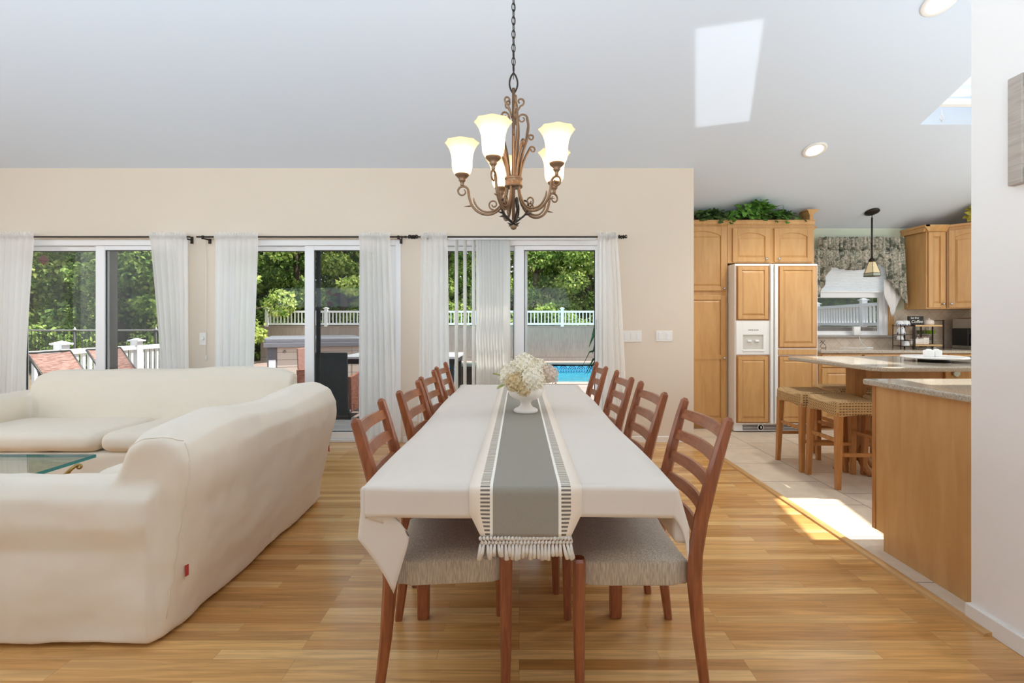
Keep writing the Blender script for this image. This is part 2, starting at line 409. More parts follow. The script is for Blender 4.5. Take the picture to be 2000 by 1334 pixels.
# back wall with the three door openings
DOORS = [(-5.18, -3.34), (-3.045, -1.194), (-0.941, 0.905)]
DTOP = 2.045
wb = MB()
xs = [-6.4]
for a, b_ in DOORS: xs += [a, b_]
xs += [1.763]
for i in range(0, len(xs), 2): wb.box(xs[i], xs[i+1], 4.85, 5.0, 0, DTOP)
wb.prism([(4.85, DTOP), (5.0, DTOP), (5.0, zc(5.0)+0.002), (4.85, zc(4.85)+0.002)], -6.4, 1.763, 'x')
struct(wb, 'wall_back', M['wall'], 'beige wall with three sliding glass doors')
struct(MB().prism([(5.0, 0), (6.05, 0), (6.05, zc(6.05)), (5.0, zc(5.0))], 1.643, 1.7632, 'x'), 'wall_return', M['wall'], 'beige wall end beside the pantry')
def wall_with_hole(name, m, x0, x1, y0, y1, hx0, hx1, hz0, hz1, label):
    w = MB()
    w.box(x0, hx0, y0, y1, 0, zc(y1)); w.box(hx1, x1, y0, y1, 0, zc(y1)); w.box(hx0, hx1, y0, y1, 0, hz0); w.box(hx0, hx1, y0, y1, hz1, zc(y1))
    w.prism([(y0, zc(y1)), (y1, zc(y1)), (y0, zc(y0)+0.002)], x0, x1, 'x')
    return struct(w, name, m, label)
WX0, WX1, WZ0, WZ1 = 3.45, 4.545, 1.055, 2.12
wall_with_hole('wall_kitchen', M['wall_green'], 1.763, 5.6, 5.92, 6.05, WX0, WX1, WZ0, WZ1, 'pale green kitchen wall with window')
ks = MB().box(5.58, 5.7, 1.0, 1.9, 0, zc(1.9)).box(5.58, 5.7, 4.5, 6.05, 0, zc(6.05)).box(5.58, 5.7, 1.9, 4.5, 0, .95).box(5.58, 5.7, 1.9, 4.5, 2.45, zc(4.5))
ks.prism([(1.0, zc(1.9)), (1.9, zc(1.9)), (1.0, zc(1.0))], 5.58, 5.7, 'x').prism([(4.5, zc(6.05)), (6.05, zc(6.05)), (4.5, zc(4.5))], 5.58, 5.7, 'x').prism([(1.9, zc(4.5)), (4.5, zc(4.5)), (1.9, zc(1.9))], 5.58, 5.7, 'x')
struct(ks, 'wall_kitchen_side', M['wall_green'], 'kitchen side wall')  # opening added in this side wall to light the kitchen
struct(MB().prism([(-3, 0), (1.94, 0), (1.94, zc(1.94)), (0.5, zc(0.5)), (-3, zc(-3))], 1.826, 1.95, 'x'), 'wall_right', M['wall_grey'], 'pale wall end with picture frame')
struct(MB().box(1.95, 5.7, 0.9, 1.0, 0, zc(1.0)), 'wall_kitchen_rear', M['wall'], 'kitchen wall out of view')
wl_ = MB()
for (a, b_, c, d) in ((-3, -1.6, 0, zc(-3)), (3.0, 5.0, 0, zc(5.0)), (-1.6, 3.0, 0, 0.5), (-1.6, 3.0, 2.5, zc(-3))): wl_.box(-6.5, -6.4, a, b_, c, d)
wl_.prism([(-3, zc(-3)), (-1.6, zc(-3)), (3.0, zc(-3)), (3.0, zc(3.0)), (0.5, zc(0.5))], -6.5, -6.4, 'x')
wl_.prism([(3.0, zc(5.0)), (5.0, zc(5.0)), (3.0, zc(3.0))], -6.5, -6.4, 'x')
struct(wl_, 'wall_left', M['wall'], 'beige side wall out of view')  # unseen wall, its gap put in to admit more light
struct(MB().box(-6.4, -0.9, -3.12, -3, 0, zc(-3)).box(-0.9, 1.95, -3.12, -3, 2.5, zc(-3)), 'wall_rear', M['wall_dark'], 'rear wall with a wide opening, behind the viewer')  # opening in this unseen wall placed for the light it lets in
bb = MB().box(1.812, 1.826, -3, 1.945, 0, 0.068).box(1.812, 1.95, 1.94, 1.953, 0, 0.068)
struct(bb, 'baseboard_right', M['trim'], 'white baseboard under the picture wall', bevel=0.003)
bb = MB().box(0.93, 1.763, 4.837, 4.85, 0, 0.062).box(-1.17, -0.965, 4.837, 4.85, 0, 0.062).box(-3.32, -3.07, 4.837, 4.85, 0, 0.062).box(-6.4, -5.2, 4.837, 4.85, 0, 0.062)
struct(bb, 'baseboard_back', M['trim'], 'white baseboard along the door wall', bevel=0.003)

# vaulted ceiling with two skylight shafts
SKY = [(3.58, 4.17, 3.38, 4.29), (3.40, 4.0, 2.25, 3.2)]
TH = 0.25
def slab(mb, xb, yb, hole):
    idx = {}
    def V(i, j, t):
        k = (i, j, t)
        if k not in idx:
            idx[k] = len(mb.v); mb.v.append((xb[i], yb[j], zc(yb[j])+t*TH))
        return idx[k]
    ok = lambda i, j: 0 <= i < len(xb)-1 and 0 <= j < len(yb)-1 and not hole((xb[i]+xb[i+1])/2, (yb[j]+yb[j+1])/2)
    def F_(f): mb.f.append(f); mb.sm.append(False); mb.mi.append(0)
    for i in range(len(xb)-1):
        for j in range(len(yb)-1):
            if not ok(i, j): continue
            F_((V(i,j,0), V(i,j+1,0), V(i+1,j+1,0), V(i+1,j,0))); F_((V(i,j,1), V(i+1,j,1), V(i+1,j+1,1), V(i,j+1,1)))
            if not ok(i-1, j): F_((V(i,j,0), V(i,j,1), V(i,j+1,1), V(i,j+1,0)))
            if not ok(i+1, j): F_((V(i+1,j,0), V(i+1,j+1,0), V(i+1,j+1,1), V(i+1,j,1)))
            if not ok(i, j-1): F_((V(i,j,0), V(i+1,j,0), V(i+1,j,1), V(i,j,1)))
            if not ok(i, j+1): F_((V(i,j+1,0), V(i,j+1,1), V(i+1,j+1,1), V(i+1,j+1,0)))
cm = MB()
xb = [-6.7, 1.70, 3.40, 3.58, 4.0, 4.17, 5.9]; yb = [-3.3, 0.5, 2.25, 3.2, 3.38, 4.29, 5.06, 6.15]
def hole(x, y):
    if x < 1.70 and y > 5.06: return True
    return any(a < x < b_ and c < y < d for a, b_, c, d in SKY)
slab(cm, xb, yb, hole)
struct(cm, 'ceiling', M['ceil'], 'white sloping ceiling')
for k, (a, b_, c, d) in enumerate(SKY):
    w = struct_root('window_%d' % (2+k), 'white framed skylight in the sloping ceiling' if k == 0 else 'second skylight out of view', 'skylight', ((a+b_)/2, (c+d)/2, zc((c+d)/2)+TH))
    f = MB()
    def sl(x0, x1, y0, y1, t0, t1, mb):
        mb.add([(x, y, zc(y)+t) for t in (t0, t1) for y in (y0, y1) for x in (x0, x1)], [(0,2,3,1),(4,5,7,6),(0,1,5,4),(2,6,7,3),(0,4,6,2),(1,3,7,5)])
    e_ = 0.02
    for (x0, x1, y0, y1) in ((a-.05, a+e_, c-.05, d+.05), (b_-e_, b_+.05, c-.05, d+.05), (a+e_, b_-e_, c-.05, c+e_), (a+e_, b_-e_, d-e_, d+.05)): sl(x0, x1, y0, y1, TH, TH+.09, f)
    build(f, 'frame', M['vinyl'], w)
    g = MB(); sl(a, b_, c, d, TH+.04, TH+.05, g); build(g, 'pane', M['glass'], w)
    if k == 0:
        h = MB(); sl(a+.012, b_-.02, d-.10, d-.07, .10, .15, h); build(h, 'vent_bar', M['trim'], w)
        h = MB(); h.tube([(a+.12, d-.085, zc(d)+.09), (a+.12, d-.085, zc(d)+.06), (a+.135, d-.085, zc(d)+.02), (a+.12, d-.085, zc(d)-.01), (a+.105, d-.085, zc(d)+.02), (a+.12, d-.085, zc(d)+.06)], 0.004, 6); build(h, 'hook', M['trim'], w)

# narrow lamp added over the island, standing in for sun reflected onto the ceiling
rl = bpy.data.lights.new('reflection_lamp', 'AREA'); rl.shape = 'RECTANGLE'; rl.size = 1.0; rl.size_y = 1.0; rl.energy = 0.42; rl.spread = math.radians(1.3); rl.color = (.97, .99, 1.0)
rp = bpy.data.objects.new('reflection_pivot', None); col.objects.link(rp); rp.location = (2.652, 3.835, 1.08)
ro = bpy.data.objects.new('reflection_lamp', rl); col.objects.link(ro); ro.parent = rp
bd = Vector((-.487, .0, 1.0)).normalized(); v_ = Vector((.17, .90, 0)); u_ = Vector((.46, -.087, 0))
u_ = u_-bd*u_.dot(bd); v_ = v_-bd*v_.dot(bd); u_ = u_-v_*(u_.dot(v_)/v_.dot(v_))
ro.matrix_parent_inverse = Matrix(((u_.x, v_.x, -bd.x, 0), (u_.y, v_.y, -bd.y, 0), (u_.z, v_.z, -bd.z, 0), (0, 0, 0, 1)))

# ---------------------------------------------------------------- sliding glass doors
def sliding_door(n, x0, x1, mull, dark, slide_handle, label, screen):
    w = struct_root('door_%d' % n, label, 'sliding door', ((x0+x1)/2, 4.93, 0))
    f = MB()
    f.box(x0, x0+.055, 4.842, 4.99, 0, DTOP); f.box(x1-.055, x1, 4.842, 4.99, 0, DTOP); f.box(x0+.055, x1-.055, 4.842, 4.99, 1.99, DTOP); f.box(x0+.055, x1-.055, 4.846, 4.99, 0, 0.032)
    build(f, 'frame', M['vinyl'], w, bevel=.004)
    def panel(a, b_, y, nm, sl, sr):
        p = MB(); t = .036
        p.box(a, a+sl, y, y+t, .033, 1.988); p.box(b_-sr, b_, y, y+t, .033, 1.988)
        p.box(a+sl, b_-sr, y, y+t, 1.945, 1.988); p.box(a+sl, b_-sr, y, y+t, .033, .10)
        po = build(p, nm, M['vinyl'], w, bevel=.004)
        g = MB().box(a+sl-.005, b_-sr+.005, y+.014, y+.020, .095, 1.95); build(g, 'pane', M['glass'], po)
        q = MB(); e_ = .007
        for (aa, bb_, z0, z1) in ((a+sl, a+sl+e_, .10, 1.945), (b_-sr-e_, b_-sr, .10, 1.945), (a+sl, b_-sr, 1.938, 1.945), (a+sl, b_-sr, .10, .107)): q.box(aa, bb_, y+.012, y+.022, z0, z1)
        build(q, 'gasket', M['black_strip'], po)
        return po
    L_, R_ = x0+.06, x1-.06
    if slide_handle == 'right':
        panel(L_, mull+.03, 4.925, 'fixed_panel', .055, .075); sp = panel(mull-.035, R_, 4.868, 'sliding_panel', .095, .075)
        hx = R_-.05
    else:
        panel(mull-.03, R_, 4.925, 'fixed_panel', .075, .075); sp = panel(L_, mull+.035, 4.868, 'sliding_panel', .075, .095)
        hx = L_+.04
    h = MB().box(hx-.012, hx+.012, 4.835, 4.846, .845, 1.135).box(hx-.01, hx+.01, 4.846, 4.868, .86, .885).box(hx-.01, hx+.01, 4.846, 4.868, 1.095, 1.12)
    build(h, 'handle', M['pewter'], sp, bevel=.003)
    h = MB().box(hx-.016, hx+.016, 4.858, 4.868, 1.14, 1.24).box(hx-.006, hx+.006, 4.846, 4.858, 1.165, 1.215)
    build(h, 'lock', M['pewter'], sp, bevel=.003)
    if dark:
        d0, d1, dm = dark
        s_ = MB().box(d0, d1, 4.966, 4.985, .035, 1.985)
        so_ = build(s_, 'screen_frame', dm, w)
        if screen: build(MB().box(d1, R_, 4.974, 4.976, .04, 1.98), 'insect_mesh', M['screen'], so_)
    return w
sliding_door(1, *DOORS[0], -4.26, (-4.235, -4.165, M['screenbar']), 'right', 'white sliding glass door behind the long sofa', True)
sliding_door(2, *DOORS[1], -2.14, (-2.10, -2.06, M['black_strip']), 'right', 'white sliding glass door with grey handle, facing the patio table', True)
sliding_door(3, *DOORS[2], -0.01, (0.05, 0.085, M['vinyl']), 'right', 'white sliding glass door with vertical blinds, facing the pool', False)
# thin valance boards over the doors
for k, (a, b_) in enumerate(((70, 291), (402, 782), (822, 1163))):
    struct(MB().box(WX(a, 4.8), WX(b_, 4.8), 4.80, 4.85, 2.052, 2.092), 'trim_%d' % (2+k), M['wall'], 'beige headboard strip over door %d' % (k+1), bevel=.003)

# ---------------------------------------------------------------- curtain rods and sheers
YR = 4.735; ZR = 2.055
def finial(mb, x, d):
    mb.cyl((x, YR, ZR), (x+d*.02, YR, ZR), .011)
    for k in range(4):
        c = x+d*(.03+.022*k)
        for a in range(3):
            q = a*2*pi/3+k*0.6
            mb.tube([(c, YR, ZR), (c+d*.018, YR+.016*math.cos(q), ZR+.016*math.sin(q)), (c+d*.034, YR+.006*math.cos(q), ZR+.006*math.sin(q))], [.004, .008, .001], 6)
    mb.tube([(x, YR, ZR), (x+d*.12, YR, ZR)], [.006, .003], 8)
def rod(xa, xb_, label, fl, fr):
    t = thing('curtain_rod', label, 'curtain rod', ((xa+xb_)/2, YR, ZR))
    build(MB().cyl((xa, YR, ZR), (xb_, YR, ZR), .008, 10), 'pole', M['iron'], t)
    for f_, x, d in ((fl, xa, -1), (fr, xb_, 1)):
        if f_:
            q = MB(); finial(q, x, d); build(q, 'finial', M['iron'], t)
    for x in (xa+.06, xb_-.06):
        q = MB().box(x-.012, x+.012, 4.838, 4.85, ZR-.05, ZR+.02).box(x-.006, x+.006, YR, 4.84, ZR-.02, ZR-.008).cyl((x, YR, ZR-.022), (x, YR, ZR+.012), .012, 10)
        build(q, 'bracket', M['iron'], t)
rod(-5.45, WX(372, YR), 'dark metal curtain rod over the glass door behind the long sofa', False, False)
rod(WX(384, YR), WX(790, YR), 'dark metal curtain rod over the patio door, leaf finial at one end', False, True)
rod(WX(824, YR), WX(1200, YR), 'dark metal curtain rod over the blinds door, leaf finials at both ends', True, True)
def curtain(x0, x1, b0, b1, folds, label, amp=.02, seed=0, ztop=2.095, zb=.02):
    """a gathered sheer: x0..x1 at the rod, b0..b1 at the hem"""
    rr = random.Random(seed); ph = [rr.uniform(0, 6) for _ in range(4)]
    nu = folds*8+1
    def fn(u, v):
        z = zb+(ztop-zb)*v; t = v**1.5
        x = (b0+(b1-b0)*u)*(1-t)+(x0+(x1-x0)*u)*t
        am = amp*(0.5+0.8*(1-v)) if z < ZR-.03 else amp*.45
        w = u*folds*2*pi+0.9*math.sin(3.1*u*pi+ph[0])+0.35*math.sin(2*pi*v+ph[1])*(1-v)
        y = YR+am*math.sin(w)+.25*am*math.sin(2.3*w+ph[2])
        if z > ZR-.03: y = YR-.0115-.007*abs(math.sin(w*1.5))
        if z > ZR+.015: x += .006*math.sin(w*2.1); z += .007*math.sin(w*1.7+ph[3])
        return (x, y, z)
    m = MB(); rows = [0, .05, .12, .2, .3, .4, .5, .6, .7, .8, .88, .94, .962, .975, .985, .993, 1.0]
    vs = [fn(i/(nu-1), v) for v in rows for i in range(nu)]
    fs = [(j*nu+i, j*nu+i+1, (j+1)*nu+i+1, (j+1)*nu+i) for j in range(len(rows)-1) for i in range(nu-1)]
    m.add(vs, fs, True)
    o = build(m, 'sheer_curtain', M['sheer'], loc=((b0+b1)/2, YR, 0))
    return tag(o, label, 'curtain', 'white sheer curtains at the sliding doors')
cx = lambda p: WX(p, YR)
curtain(-5.35, cx(70), -5.30, cx(48), 9, 'white sheer curtain with hem pulled aside, farthest from the kitchen', seed=1, amp=.03)
curtain(cx(293), cx(366), cx(322), cx(368), 6, 'white sheer curtain between the long sofa door and the round wall dial', seed=2)
curtain(cx(420), cx(506), cx(418), cx(495), 7, 'white sheer curtain beside the wall dial, in front of the hot tub view', seed=3)
curtain(cx(702), cx(762), cx(700), cx(775), 6, 'white sheer curtain beside the grey door handle of the patio door', seed=4)
curtain(cx(822), cx(874), cx(818), cx(878), 5, 'white sheer curtain beside the vertical blinds', seed=5)
curtain(cx(1167), cx(1206), cx(1163), cx(1226), 5, 'white sheer curtain beside the light switches, framing the pool view', seed=6)

# vertical blinds on the third door
vb = thing('vertical_blind', 'white vertical blind half drawn, its vanes stacked in front of the pool door', 'blind', (WX(935, 4.79), 4.79, 0))
build(MB().box(WX(876, 4.79), WX(1164, 4.79), 4.772, 4.80, 2.035, 2.05), 'headrail', M['vinyl'], vb)
def vane(x, ang):
    w = .046; pts = []
    for k in range(5):
        u = -1+.5*k
        pts.append((x+w*u*math.cos(ang), 4.785+w*u*math.sin(ang)*.5-.004*(1-u*u)))
    m = MB(); m.add([(p[0], p[1], z) for z in (.045, 2.03) for p in pts], [(i, i+1, i+6, i+5) for i in range(4)], True)
    build(m, 'vane', M['vane'], vb, solid=.0012)
for px in (891.5, 908, 925): vane(WX(px, 4.785), math.radians(72))
for i in range(10): vane(WX(938+5.6*i, 4.785), math.radians(24+7*(i % 3)))

# wall plates
def plate(x0, x1, z0, z1, n, label):
    t = thing('light_switch', label, 'light switch', ((x0+x1)/2, 4.85, (z0+z1)/2))
    build(MB().box(x0, x1, 4.843, 4.85, z0, z1), 'plate', M['trim'], t, bevel=.003)
    w = (x1-x0)/n
    for i in range(n):
        c = x0+w*(i+.5)
        build(MB().box(c-.016, c+.016, 4.838, 4.844, (z0+z1)/2-.034, (z0+z1)/2+.034), 'rocker', M['white'], t, bevel=.002)
w4 = lambda p: WX(p, 4.85); h4 = lambda p: WZ(p, 4.85)
plate(w4(1216), w4(1253), h4(668), h4(646), 3, 'wider white switch plate with three rockers beside the sheer curtain')
plate(w4(1281), w4(1313), h4(667), h4(646), 2, 'narrower white switch plate with two rockers beside the pantry corner')
t = thing('wall_dial', 'small round white dimmer dial on a plate between two sheer curtains', 'dimmer', (w4(397), 4.85, h4(662)))
build(MB().box(w4(390), w4(404), 4.843, 4.85, h4(674), h4(650)), 'plate', M['trim'], t, bevel=.003)
build(MB().lathe([(.018, 0), (.018, .012), (.014, .018)], 16, (w4(396.5), 4.843, h4(661)), Matrix.Rotation(pi/2, 3, 'X')), 'knob', M['white'], t)
t = thing('wall_outlet', 'white electrical outlet low on the wall between the two dining side doors', 'outlet', (w4(809), 4.85, h4(812)))
build(MB().box(w4(802), w4(816), 4.843, 4.85, h4(823), h4(800)), 'plate', M['trim'], t, bevel=.003)
for dz in (-.02, .02): build(MB().box(w4(805), w4(813), 4.840, 4.844, h4(812)+dz-.012, h4(812)+dz+.012), 'socket', M['white'], t, bevel=.002)

t = thing('pull_cord', 'thin white pull cord hanging on the wall beside the dimmer dial', 'cord', (w4(404), 4.838, h4(697)))
build(MB().cyl((w4(404), 4.838, h4(697)), (w4(404), 4.838, 2.06), .0025, 6), 'cord', M['trim'], t)
build(MB().lathe([(.002, .02), (.006, .0), (.006, -.03), (.003, -.036)], 10, (w4(404), 4.838, h4(697))), 'tassel', M['white'], t)
# picture frame on the right wall
t = thing('picture_frame', 'greyish wood picture frame hanging on the pale wall', 'picture frame', (1.826, 1.5, 1.9))
f = MB(); ya, yb_, za, zb_ = 1.10, 1.772, 1.705, 2.10; fw = .055
for (a, b_, c, d) in ((ya, ya+fw, za, zb_), (yb_-fw, yb_, za, zb_), (ya+fw, yb_-fw, za, za+fw), (ya+fw, yb_-fw, zb_-fw, zb_)): f.box(1.800, 1.8255, a, b_, c, d)
build(f, 'frame', wood('grey_wood', s2l(168,158,148), s2l(190,182,172), 'y', .6, 8), t, bevel=.005)
build(MB().box(1.812, 1.824, ya+fw, yb_-fw, za+fw, zb_-fw), 'picture', mat('picture_print', s2l(206, 200, 190), .6, noise=.15, nscale=5), t)

# recessed ceiling lamps
def can(x, y, label):
    z = zc(y); t = thing('recessed_light', label, 'ceiling light', (x, y, z)); q = Matrix.Rotation(-math.atan(.37), 3, 'X')
    r = MB().lathe([(.075, .002), (.105, .002), (.105, -.008), (.098, -.014), (.078, -.012)], 32, (x, y, z), q, cap0=False, cap1=False); build(r, 'trim_ring', M['trim'], t)
    build(MB().lathe([(.078, -.012), (.06, -.002), (.052, .0)], 24, (x, y, z), q, cap0=False, cap1=False), 'reflector', M['white'], t)
    lp = mat('downlight_lamp', (1, 1, 1), .5, emit=(1.0, .93, .82), estr=14)
    build(MB().lathe([(.001, -.012), (.035, -.010), (.055, -.003)], 24, (x, y, z), q, cap0=False, cap1=False), 'lamp', lp, t)
    ld = bpy.data.lights.new('downlight', 'SPOT'); ld.energy = 50; ld.spot_size = math.radians(120); ld.spot_blend = .8; ld.color = (1, .97, .92); ld.shadow_soft_size = .05
    lo = bpy.data.objects.new('downlight', ld); col.objects.link(lo); lo.location = (x, y, z-.05)
can(2.826, 4.594, 'recessed ceiling light above the tall cabinets, wholly in view')
can(2.83, 3.234, 'recessed ceiling light cut by the top edge, before the skylight')

# ---------------------------------------------------------------- dining table
ZT = .738
t = thing('dining_table', 'long wooden dining table under the white cloth', 'table', (0, 2.48, 0))
build(MB().box(-.42, .425, 1.37, 3.59, .705, ZT-.002), 'tabletop', M['teak_y'], t, bevel=.004)
build(MB().box(-.36, .365, 1.62, 1.645, .62, .705).box(-.36, .365, 3.3, 3.325, .62, .705).box(-.375, -.35, 1.62, 3.325, .62, .705).box(.355, .38, 1.62, 3.325, .62, .705), 'apron', M['teak_y'], t)
for (x, y) in ((-.39, 1.96), (.395, 1.97), (-.39, 3.0), (.395, 3.0)):
    build(MB().loft([[(x+a*s, y+b_*s, z) for a, b_ in ((-1,-1),(1,-1),(1,1),(-1,1))] for z, s in ((0, .022), (.62, .03), (.705, .03))]), 'leg', M['teak'], t, bevel=.006)

# tablecloth with hanging sides and corners
TX0, TX1, TY0, TY1 = -.428, .432, 1.362, 3.60; ZC = ZT+.002
OF, OL, OR_, OB = .092, .16, .17, .09      # overhang at the front, left side, right side, back
def cloth_pt(u, v):
    """u, v run over the flat cloth in metres; u<TX0 or >TX1 and v<TY0 or >TY1 hang down"""
    du = TX0-u if u < TX0 else (u-TX1 if u > TX1 else 0); dv = TY0-v if v < TY0 else (v-TY1 if v > TY1 else 0)
    su = -1 if u < TX0 else 1; sv = -1 if v < TY0 else 1
    x = min(max(u, TX0), TX1); y = min(max(v, TY0), TY1); rho = math.hypot(du, dv)
    if rho == 0:
        z = ZC+.0012*math.sin(9*u+1)*math.sin(3.2*v)+.0028*max(0, math.cos((v-1.4)*2*pi/.42))**10*(.55+.45*math.sin(5*v+2*u))
        return (x, y, z)
    r0 = .012
    if rho < r0*pi/2: ox = r0*math.sin(rho/r0); oz = r0*(1-math.cos(rho/r0))
    else: ox = r0; oz = r0+(rho-r0*pi/2)
    a = math.atan2(dv, du)
    if dv > 0 and du > 0:
        # corner flap: the loose corner sags lower and, on the sofa side, tucks inward under the front edge
        t_ = math.sin(2*a)*min(1, rho/.18)
        if su < 0:
            inw = .135*math.sin(min(a, 1.05)*1.5)*min(1, rho/.10)*(1 if a < 1.05 else max(0, (pi/2-a)/.52))
            return (x-(ox+.014*math.cos(a))+inw, y-ox*math.sin(a)**.5+.03*t_*math.sin(a), ZC-oz*(1+.85*t_))
        return (x+(ox+.035*math.cos(a)*min(1, rho/.12))*math.cos(a)**.6, y-(ox+.01*t_)*math.sin(a)**.5, ZC-oz*(1+.15*t_))
    wob = .010*min(1, rho/.15)
    if du > 0:
        return (x+su*(ox+.012*(rho/.3)+wob*math.sin(6.5*v+1.3*su)), y, ZC-oz+.006*math.sin(5*v))
    return (x, y+sv*(ox+wob*.5*math.sin(8*u)), ZC-oz+.003*math.sin(9*u))
def spaced(a, b_, n): return [a+(b_-a)*i/n for i in range(n+1)]
us = spaced(TX0-OL, TX0-.02, 12)+[TX0-.014, TX0-.008, TX0-.003]+spaced(TX0, TX1, 20)+[TX1+.003, TX1+.008, TX1+.014]+spaced(TX1+.02, TX1+OR_, 9)
vs_ = spaced(TY0-OF, TY0-.02, 6)+[TY0-.014, TY0-.008, TY0-.003]+spaced(TY0, TY1, 72)+[TY1+.003, TY1+.008, TY1+.014]+spaced(TY1+.02, TY1+OB, 5)
m = MB(); nu = len(us)
m.add([cloth_pt(u, v) for v in vs_ for u in us], [(j*nu+i, j*nu+i+1, (j+1)*nu+i+1, (j+1)*nu+i) for j in range(len(vs_)-1) for i in range(nu-1)], True)
o = build(m, 'tablecloth', M['cloth'], loc=(0, 2.48, ZC))
md = o.modifiers.new('solid', 'SOLIDIFY'); md.thickness = .0015; md.offset = 1
tag(o, 'white woven tablecloth draped over the long dining table', 'tablecloth')

# runner: cream borders, ladder stripes, grey centre, knotted fringe
def ladder():
    m, nt, N, L, b = nmat('ladder_stripe')
    t = N.new('ShaderNodeTexCoord'); sp = N.new('ShaderNodeSeparateXYZ'); L.new(t.outputs['UV'], sp.inputs[0])
    fr = N.new('ShaderNodeMath'); fr.operation = 'FRACT'; mu = N.new('ShaderNodeMath'); mu.operation = 'MULTIPLY'; mu.inputs[1].default_value = 1/.0112
    L.new(sp.outputs['Y'], mu.inputs[0]); L.new(mu.outputs[0], fr.inputs[0])
    gt = N.new('ShaderNodeMath'); gt.operation = 'GREATER_THAN'; gt.inputs[1].default_value = .5; L.new(fr.outputs[0], gt.inputs[0])
    mx = N.new('ShaderNodeMixRGB'); mx.inputs[1].default_value = (*s2l(236, 224, 206), 1); mx.inputs[2].default_value = (*s2l(122, 114, 104), 1)
    L.new(gt.outputs[0], mx.inputs[0]); L.new(mx.outputs[0], b.inputs['Base Color']); b.inputs['Roughness'].default_value = .9
    return m
M['run_cream'] = mat('runner_cream', s2l(240, 227, 210), .9, noise=.03, nscale=60, spec=.2)
M['run_white'] = mat('runner_white', s2l(246, 240, 228), .9, spec=.2)
M['run_grey'] = mat('runner_grey', s2l(154, 148, 136), .9, noise=.10, nscale=240, bump=.1, bscale=600, spec=.2)
M['ladder'] = ladder()
RC = .018
ru = [-.158, -.128, -.126, -.098, -.097, -.088, -.087, 0, .087, .088, .097, .098, .126, .128, .158]
rm = [0, 1, 3, 1, 1, 2, 2, 2, 2, 1, 1, 3, 1, 0]
ru = [-.158, -.127, -.100, -.092, 0, .092, .100, .127, .158]; rm = [0, 3, 1, 2, 2, 1, 3, 0]
rv = spaced(TY0-.150, TY0-.02, 12)+[TY0-.014, TY0-.008, TY0-.003]+spaced(TY0, TY1, 72)+[TY1+.003, TY1+.008, TY1+.014, TY1+.02, TY1+.1]
def run_pt(u, v):
    hang = max(0, TY0-v)
    if hang > .085 and abs(u) > .10:      # the end is cut off diagonally at both corners
        k = min(1, (hang-.085)/.065); u = math.copysign(.10+(abs(u)-.10)*(1-.55*k), u)
    p = cloth_pt(u+RC, v) if hang == 0 else None
    zz = ZC+.0045
    if hang == 0 and v <= TY1: return (u+RC, v, p[2]+.0045)
    d = hang if hang else v-TY1; sv = -1 if hang else 1; y0 = TY0 if hang else TY1; r0 = .0155
    if d < r0*pi/2: return (u+RC, y0+sv*r0*math.sin(d/r0), zz-r0*(1-math.cos(d/r0)))
    w = .004*math.sin(14*u+1)*min(1, (d-.02)/.1)
    return (u+RC, y0+sv*(r0+.002)+sv*w, zz-r0-(d-r0*pi/2))
t = thing('table_runner', 'grey striped table runner with cream borders and knotted fringe', 'table runner', (RC, 2.48, ZC))
m = MB(); nu = len(ru)
m.add([run_pt(u, v) for v in rv for u in ru], [])
for j in range(len(rv)-1):
    for i in range(nu-1):
        m.f.append((j*nu+i, j*nu+i+1, (j+1)*nu+i+1, (j+1)*nu+i)); m.sm.append(True); m.mi.append(rm[i])
o = build(m, 'cloth', [M['run_cream'], M['run_white'], M['run_grey'], M['ladder']], t)
uvl = o.data.uv_layers.new(name='cloth_uv')
for poly in o.data.polygons:
    for li in poly.loop_indices:
        vi = o.data.loops[li].vertex_index; uvl.data[li].uv = (ru[vi % nu]+.2, rv[vi//nu])
o.modifiers.new('solid', 'SOLIDIFY').thickness = .0015
m = MB(); yf = TY0-.0185; zf = run_pt(0, TY0-.150)[2]; rr = random.Random(3)
half = .1265
for r_ in range(2):
    for i in range(26):
        x = RC-half+2*half*(i+.5*(r_ % 2))/25.5; m.ball((x, yf+rr.uniform(-.002, .002), zf-.004-.012*r_), .0052, 8, 6, 1.1)
for i in range(26):
    x = RC-half+2*half*i/25; sw = rr.uniform(-.006, .006)+(.012 if i > 22 else (-.008 if i < 2 else 0)); L_ = rr.uniform(.028, .040)
    m.tube([(x, yf, zf-.020), (x+sw*.4, yf-.002, zf-.024-L_*.5), (x+sw, yf+rr.uniform(-.004, .004), zf-.024-L_)], [.0035, .0055, .0065], 7)
    m.tube([(x, yf, zf+.002), (x+.004, yf, zf-.012), (x, yf, zf-.022)], .0022, 5)
build(m, 'fringe', mat('fringe_yarn', s2l(222, 214, 202), .95, noise=.2, nscale=60), t)

# urn with hydrangeas
VX, VY = .034, 2.47; vz = ZC+.0055
prof = [(.058, 0), (.062, .004), (.062, .012), (.055, .018), (.036, .026), (.027, .040), (.026, .050), (.034, .058), (.038, .062), (.055, .068), (.078, .085), (.088, .104), (.090, .118), (.086, .130), (.080, .138), (.078, .138), (.075, .128), (.06, .09), (.001, .075)]
lob = lambda a, z: 1+(.035*abs(math.cos(7*a)) if .06 < z < .128 else (.03*abs(math.cos(7*a)) if .02 < z < .05 else 0))
o = build(MB().lathe([(r, z) for r, z in prof], 84, (VX, VY, vz), lob=lob, cap1=False), 'flower_vase', M['ceramic'], loc=(VX, VY, vz))
tag(o, 'cream fluted pedestal urn on the grey table runner', 'vase')
M['petal'] = leafmat('hydrangea_petal', s2l(238, 228, 200), s2l(252, 248, 236), 9, .3)
M['petal_tan'] = leafmat('dried_petal', s2l(206, 178, 122), s2l(238, 222, 186), 14, .3)
M['petal_pink'] = leafmat('blush_petal', s2l(216, 196, 176), s2l(240, 226, 212), 12, .3)
